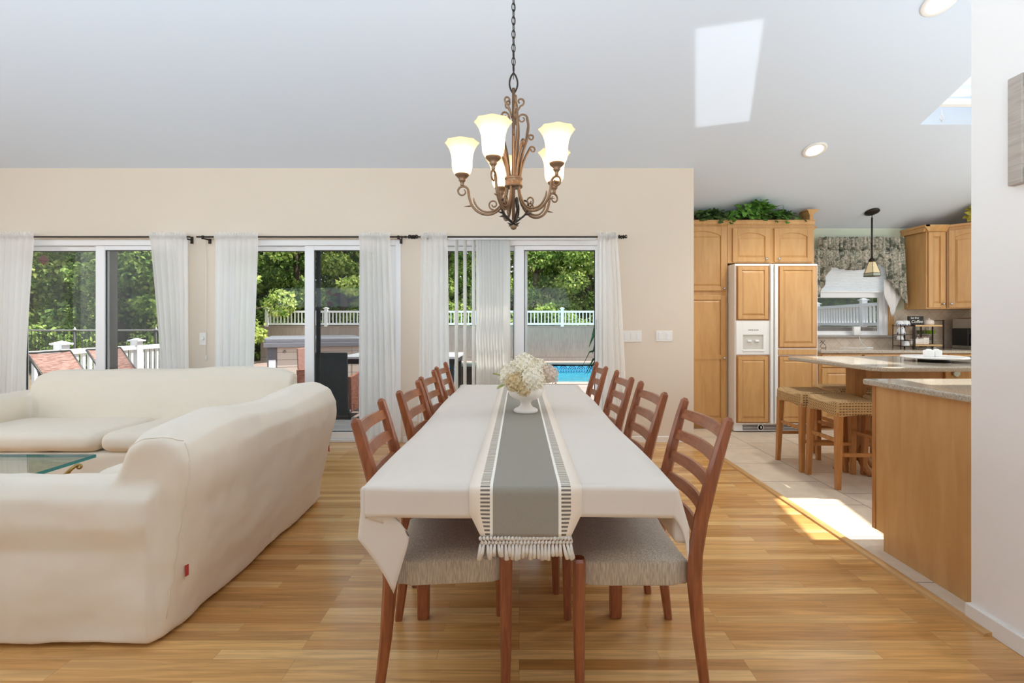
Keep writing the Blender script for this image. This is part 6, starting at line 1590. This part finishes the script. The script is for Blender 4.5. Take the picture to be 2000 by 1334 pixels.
# patio set
def patio_chair(loc, rz, label, back, side):
    t = thing('patio_chair', label, 'patio chair', loc, rz, 'wicker chairs around the patio table')     # faces +y locally, back at -y
    w = .235
    build(MB().prism([(-.26, .06), (-.30, .94), (-.275, .94), (-.235, .06)], -w, w, 'x'), 'backrest', M[back], t, local=True, bevel=.01)
    build(MB().box(-w, w, -.24, .26, .36, .44), 'seat', M[side], t, local=True, bevel=.015)
    for s_ in (-1, 1):
        build(MB().prism([(-.25, .10), (-.28, .60), (.20, .64), (.27, .62), (.25, .12)], min(s_*w, s_*(w+.05)), max(s_*w, s_*(w+.05)), 'x'), 'arm_panel', M[side], t, local=True, bevel=.01)
        for y in (-.25, .24): build(MB().cyl((s_*(w+.02), y, 0), (s_*(w+.02), y, .14), .016, 8, .02), 'leg', M['frameblk'], t, local=True)
    return t
TPX, TPY = -1.85, 7.85
pt = thing('patio_table', 'pale topped patio dining table on the deck', 'patio table', (TPX, TPY, GZ0))
build(MB().box(TPX-.90, TPX+.90, TPY-.55, TPY+.55, GZ0+.80, GZ0+.84), 'tabletop', mat('pale_table_top', s2l(214, 214, 218), .15), pt, bevel=.006)
build(MB().box(TPX-.86, TPX+.86, TPY-.51, TPY+.51, GZ0+.72, GZ0+.795), 'apron', M['frameblk'], pt)
for sx_ in (-1, 1):
    for sy_ in (-1, 1): build(MB().box(TPX+sx_*.82-.03, TPX+sx_*.82+.03, TPY+sy_*.47-.03, TPY+sy_*.47+.03, GZ0, GZ0+.75), 'leg', M['frameblk'], pt)
patio_chair((-2.62, 6.96, GZ0), 0, 'patio chair with a black back turned to the house', 'meshblk', 'wicker')
patio_chair((-3.28, 7.95, GZ0), -pi/2, 'red brown wicker patio chair between hot tub and black chair', 'sling', 'wicker')
patio_chair((-2.25, 9.0, GZ0), pi, 'brown wicker patio chair at the far side of the patio table', 'wicker', 'wicker')
patio_chair((-1.75, 7.05, GZ0), 0, 'wicker patio chair with a black back, half hidden by the sheer', 'meshblk', 'wicker')
o = thing('side_table', 'dark square patio side table seen between the blind vanes', 'side table', (-.90, 8.9, GZ0))
build(MB().box(-1.08, -.72, 8.72, 9.08, GZ0+.52, GZ0+.56), 'tabletop', M['frameblk'], o); build(MB().box(-1.05, -.75, 8.75, 9.05, GZ0+.0, GZ0+.52), 'base', M['frameblk'], o)
# potted palm next to the pool door
pp = thing('potted_plant', 'potted plant with long dark leaves just outside the pool door', 'plant', (1.22, 6.15, GZ0))
build(MB().lathe([(.12, 0), (.16, .28), (.175, .30), (.17, .32), (.15, .32), (.14, .27), (.001, .27)], 24, (1.22, 6.15, GZ0), cap1=False), 'pot', mat('clay_pot', s2l(120, 84, 66), .8), pp)
build(MB().cyl((1.22, 6.15, GZ0+.27), (1.22, 6.15, .95), .02, 8), 'stem', M['vine'], pp)
lv = MB(); rr = random.Random(4)
for k in range(14):
    a = pi+rr.uniform(-2.6, 2.6) if k > 3 else pi+(-.35, .1, .4, -.1)[k]; z = .65+.045*k; L_ = rr.uniform(.34, .46); pts = [(0, 0), (.35*L_, .08), (.7*L_, .04), (L_, -.14-.1*rr.random())]
    P_ = [Vector((1.22+math.cos(a)*r, 6.15+math.sin(a)*r, z+dz)) for r, dz in pts]; sd_ = Vector((-math.sin(a), math.cos(a), 0)); n0 = len(lv.v)
    ws = (.012, .05, .045, .003); vs = []
    for p, w in zip(P_, ws): vs += [p+sd_*w+Vector((0, 0, w*.4)), p, p-sd_*w+Vector((0, 0, w*.4))]
    lv.add(vs, [(3*i+j, 3*i+j+1, 3*i+j+4, 3*i+j+3) for i in range(3) for j in range(2)], True)
build(lv, 'foliage', leafmat('dark_leaf', s2l(24, 52, 34), s2l(50, 92, 58), 6, .15), pp)

# ---------------------------------------------------------------- trees
import numpy as np
M['bark'] = mat('bark', s2l(92, 80, 68), .9, noise=.35, nscale=9, bump=.6, bscale=14)
def treeleaf(name, c1, c2, trans):
    m = leafmat(name, c1, c2, 1.0, trans); N, L = m.node_tree.nodes, m.node_tree.links
    at = N.new('ShaderNodeAttribute'); at.attribute_name = 'tone'; r = [x for x in N if x.type == 'VALTORGB'][0]; n = [x for x in N if x.type == 'TEX_NOISE'][0]
    mx = N.new('ShaderNodeMath'); mx.operation = 'MULTIPLY_ADD'; mx.inputs[1].default_value = .45; ad = N.new('ShaderNodeMath'); ad.operation = 'MULTIPLY'; ad.inputs[1].default_value = .55
    L.new(n.outputs['Fac'], ad.inputs[0]); L.new(at.outputs['Fac'], mx.inputs[0]); L.new(ad.outputs[0], mx.inputs[2]); L.new(mx.outputs[0], r.inputs[0])
    r.color_ramp.elements[0].position = .25; r.color_ramp.elements[1].position = .75; return m
LM = [treeleaf('leaves_sunny', s2l(84, 122, 50), s2l(222, 232, 140), .45), treeleaf('leaves_mid', s2l(70, 108, 50), s2l(190, 212, 120), .42), treeleaf('leaves_deep', s2l(60, 92, 50), s2l(160, 186, 112), .4)]
LM.append(leafmat('leaves_red', s2l(120, 40, 44), s2l(190, 96, 96), 2, .4))
def leaf_cloud(seed, n, centers, size):
    """leaf blades scattered in clumps: each leaf a folded diamond"""
    g = np.random.default_rng(seed); c = np.array(centers)     # x y z rx rz
    k = g.integers(0, len(c), n); C = c[k]
    d = g.normal(size=(n, 3)); d /= np.linalg.norm(d, axis=1)[:, None]; r = g.uniform(.55, 1.0, n)**.5
    p = C[:, :3]+d*r[:, None]*np.stack([C[:, 3], C[:, 3], C[:, 4]], 1)
    ax = g.normal(size=(n, 3)); ax[:, 2] -= .5; ax /= np.linalg.norm(ax, axis=1)[:, None]
    up = d*.6+g.normal(size=(n, 3))*.5+np.array([0, 0, .9]); sd_ = np.cross(ax, up); sd_ /= np.linalg.norm(sd_, axis=1)[:, None]+1e-9; nn = np.cross(sd_, ax)
    L_ = size*g.uniform(.6, 1.3, n)[:, None]
    v = np.empty((n, 5, 3)); v[:, 0] = p; v[:, 1] = p+ax*L_*.4+sd_*L_*.34+nn*L_*.1; v[:, 2] = p+ax*L_; v[:, 3] = p+ax*L_*.4-sd_*L_*.34+nn*L_*.1; v[:, 4] = p+ax*L_*.45-nn*L_*.06
    f = np.array([[0, 1, 4], [1, 2, 4], [2, 3, 4], [3, 0, 4]])[None]+np.arange(n)[:, None, None]*5
    me = bpy.data.meshes.new('foliage'); me.vertices.add(n*5); me.vertices.foreach_set('co', v.ravel().astype(np.float32))
    me.loops.add(n*12); me.loops.foreach_set('vertex_index', f.ravel().astype(np.int32)); me.polygons.add(n*4)
    me.polygons.foreach_set('loop_start', np.arange(0, n*12, 3, dtype=np.int32)); me.update(calc_edges=True); me.validate()
    at = me.attributes.new('tone', 'FLOAT', 'POINT'); at.data.foreach_set('value', np.repeat(g.uniform(0, 1, n), 5).astype(np.float32)); return me
def tree_kind(seed, lm):
    rr = random.Random(seed); cl = []; br = MB()
    br.tube([(0, 0, -.3), (.06, .03, 1.5), (-.05, .05, 3.2), (.08, 0, 5.5), (.0, 0, 7.5)], [.19, .15, .13, .10, .05], 9)
    for k in range(30):
        z = rr.uniform(.9, 7.6); a = rr.uniform(0, 6.28); R_ = rr.uniform(.5, 2.3)*(1 if z > 1.6 else .75)
        cx_, cy_ = R_*math.cos(a), R_*math.sin(a); cl.append((cx_, cy_, z, rr.uniform(.5, .95), rr.uniform(.32, .6)))
        if k % 2 == 0: br.tube([(0, 0, max(.6, z-.7)), (cx_*.5, cy_*.5, z-.25), (cx_, cy_, z)], [.05, .035, .012], 6)
    return br, leaf_cloud(seed, 11500, cl, .165)
kinds = [tree_kind(31, 0), tree_kind(32, 1), tree_kind(33, 2)]
trunkmesh = [None]*3
def tree(x, y, k, m, s_, rz, label, group, z=-.2):
    t = thing('tree', label, 'tree', (x, y, z), rz, group); t.scale = (s_, s_, s_)
    br, fm = kinds[k]
    if trunkmesh[k] is None:
        o = build(br, 'trunk', M['bark'], t, local=True); trunkmesh[k] = o.data
    else:
        o = bpy.data.objects.new('trunk', trunkmesh[k]); col.objects.link(o); o.parent = t
    f = bpy.data.objects.new('crown', fm); col.objects.link(f); f.parent = t
    if not fm.materials: fm.materials.append(LM[0])
    f.material_slots[0].link = 'OBJECT'; f.material_slots[0].material = LM[m]
rr = random.Random(12)
def row(xs, y, dy, lm, label, group):
    for i, x in enumerate(xs): tree(x+rr.uniform(-.4, .4), y+rr.uniform(-dy, dy), i % 3, lm[i % len(lm)], rr.uniform(.85, 1.15), rr.uniform(0, 6.28), label, group)
row([-17.5, -15.2, -12.9, -10.9, -9.3], 15.4, .8, [1, 0, 2], 'leafy green tree behind the black chain link fence', 'trees behind the chain link fence')
row([-21, -18, -15, -12.2], 19.5, .8, [2, 1], 'deeper green tree in the second row behind the chain link fence', 'second row of trees behind the chain link fence')
row([-11.4, -9.4, -7.2, -5.0], 20.6, .8, [0, 2, 0], 'sunny green tree above the hot tub and patio chairs', 'trees behind the board fence, patio side')
row([-13.5, -10.6, -8.0, -5.4], 24.5, .9, [2, 1, 2], 'dark green tree in the second row behind the hot tub', 'second row of trees, patio side')
row([-2.8, -.9, 1.1, 3.2, 5.2], 20.8, .8, [1, 0, 1, 0], 'green tree behind the pool fence', 'trees behind the pool fence')
row([-3.6, -1.2, 1.4, 4.0, 6.6], 24.8, .9, [2, 1], 'dark green tree in the second row behind the pool', 'second row of trees behind the pool')
row([9.6, 11.3, 13.2, 10.8], 16.5, 2.0, [1, 2], 'green tree beyond the kitchen window railing', 'trees seen from the kitchen')
tree(WX(662, 22.6), 22.6, 1, 3, .22, 1.0, 'small red leaved tree behind the railing, above the black patio chair', None, z=1.6)
# sloping wooded bank behind the fences and the deep woods
bk = MB().grid(40, 8, lambda u, v: (-34+62*u, 18.2+16*v, GZ0+.1+4.2*v**1.3+.25*math.sin(u*31+v*6)))
struct(bk, 'hill', M['soil'], 'sloping woodland bank')
g_ = np.random.default_rng(5); cl = [(g_.uniform(-40, 32), g_.uniform(29, 33), g_.uniform(1, 12), 1.6, 1.2) for _ in range(330)]+[(-27+g_.uniform(-3, 3), g_.uniform(10, 30), g_.uniform(1, 10), 1.5, 1.2) for _ in range(110)]
me = leaf_cloud(9, 30000, cl, .5); o = bpy.data.objects.new('woodland', me); col.objects.link(o); me.materials.append(LM[2])
tag(o, 'deep woodland foliage far behind the garden trees', 'woodland', None, 'stuff')
cl = [(g_.uniform(-20, 9), g_.uniform(18.0, 19.4), g_.uniform(.2, 1.6), .6, .5) for _ in range(110)]+[(g_.uniform(-17, -8), g_.uniform(13.0, 14.0), g_.uniform(-.1, .9), .5, .45) for _ in range(60)]
me = leaf_cloud(10, 16000, cl, .16); o = bpy.data.objects.new('undergrowth', me); col.objects.link(o); me.materials.append(LM[1])
tag(o, 'shrubby undergrowth behind the fences', 'undergrowth', None, 'stuff')
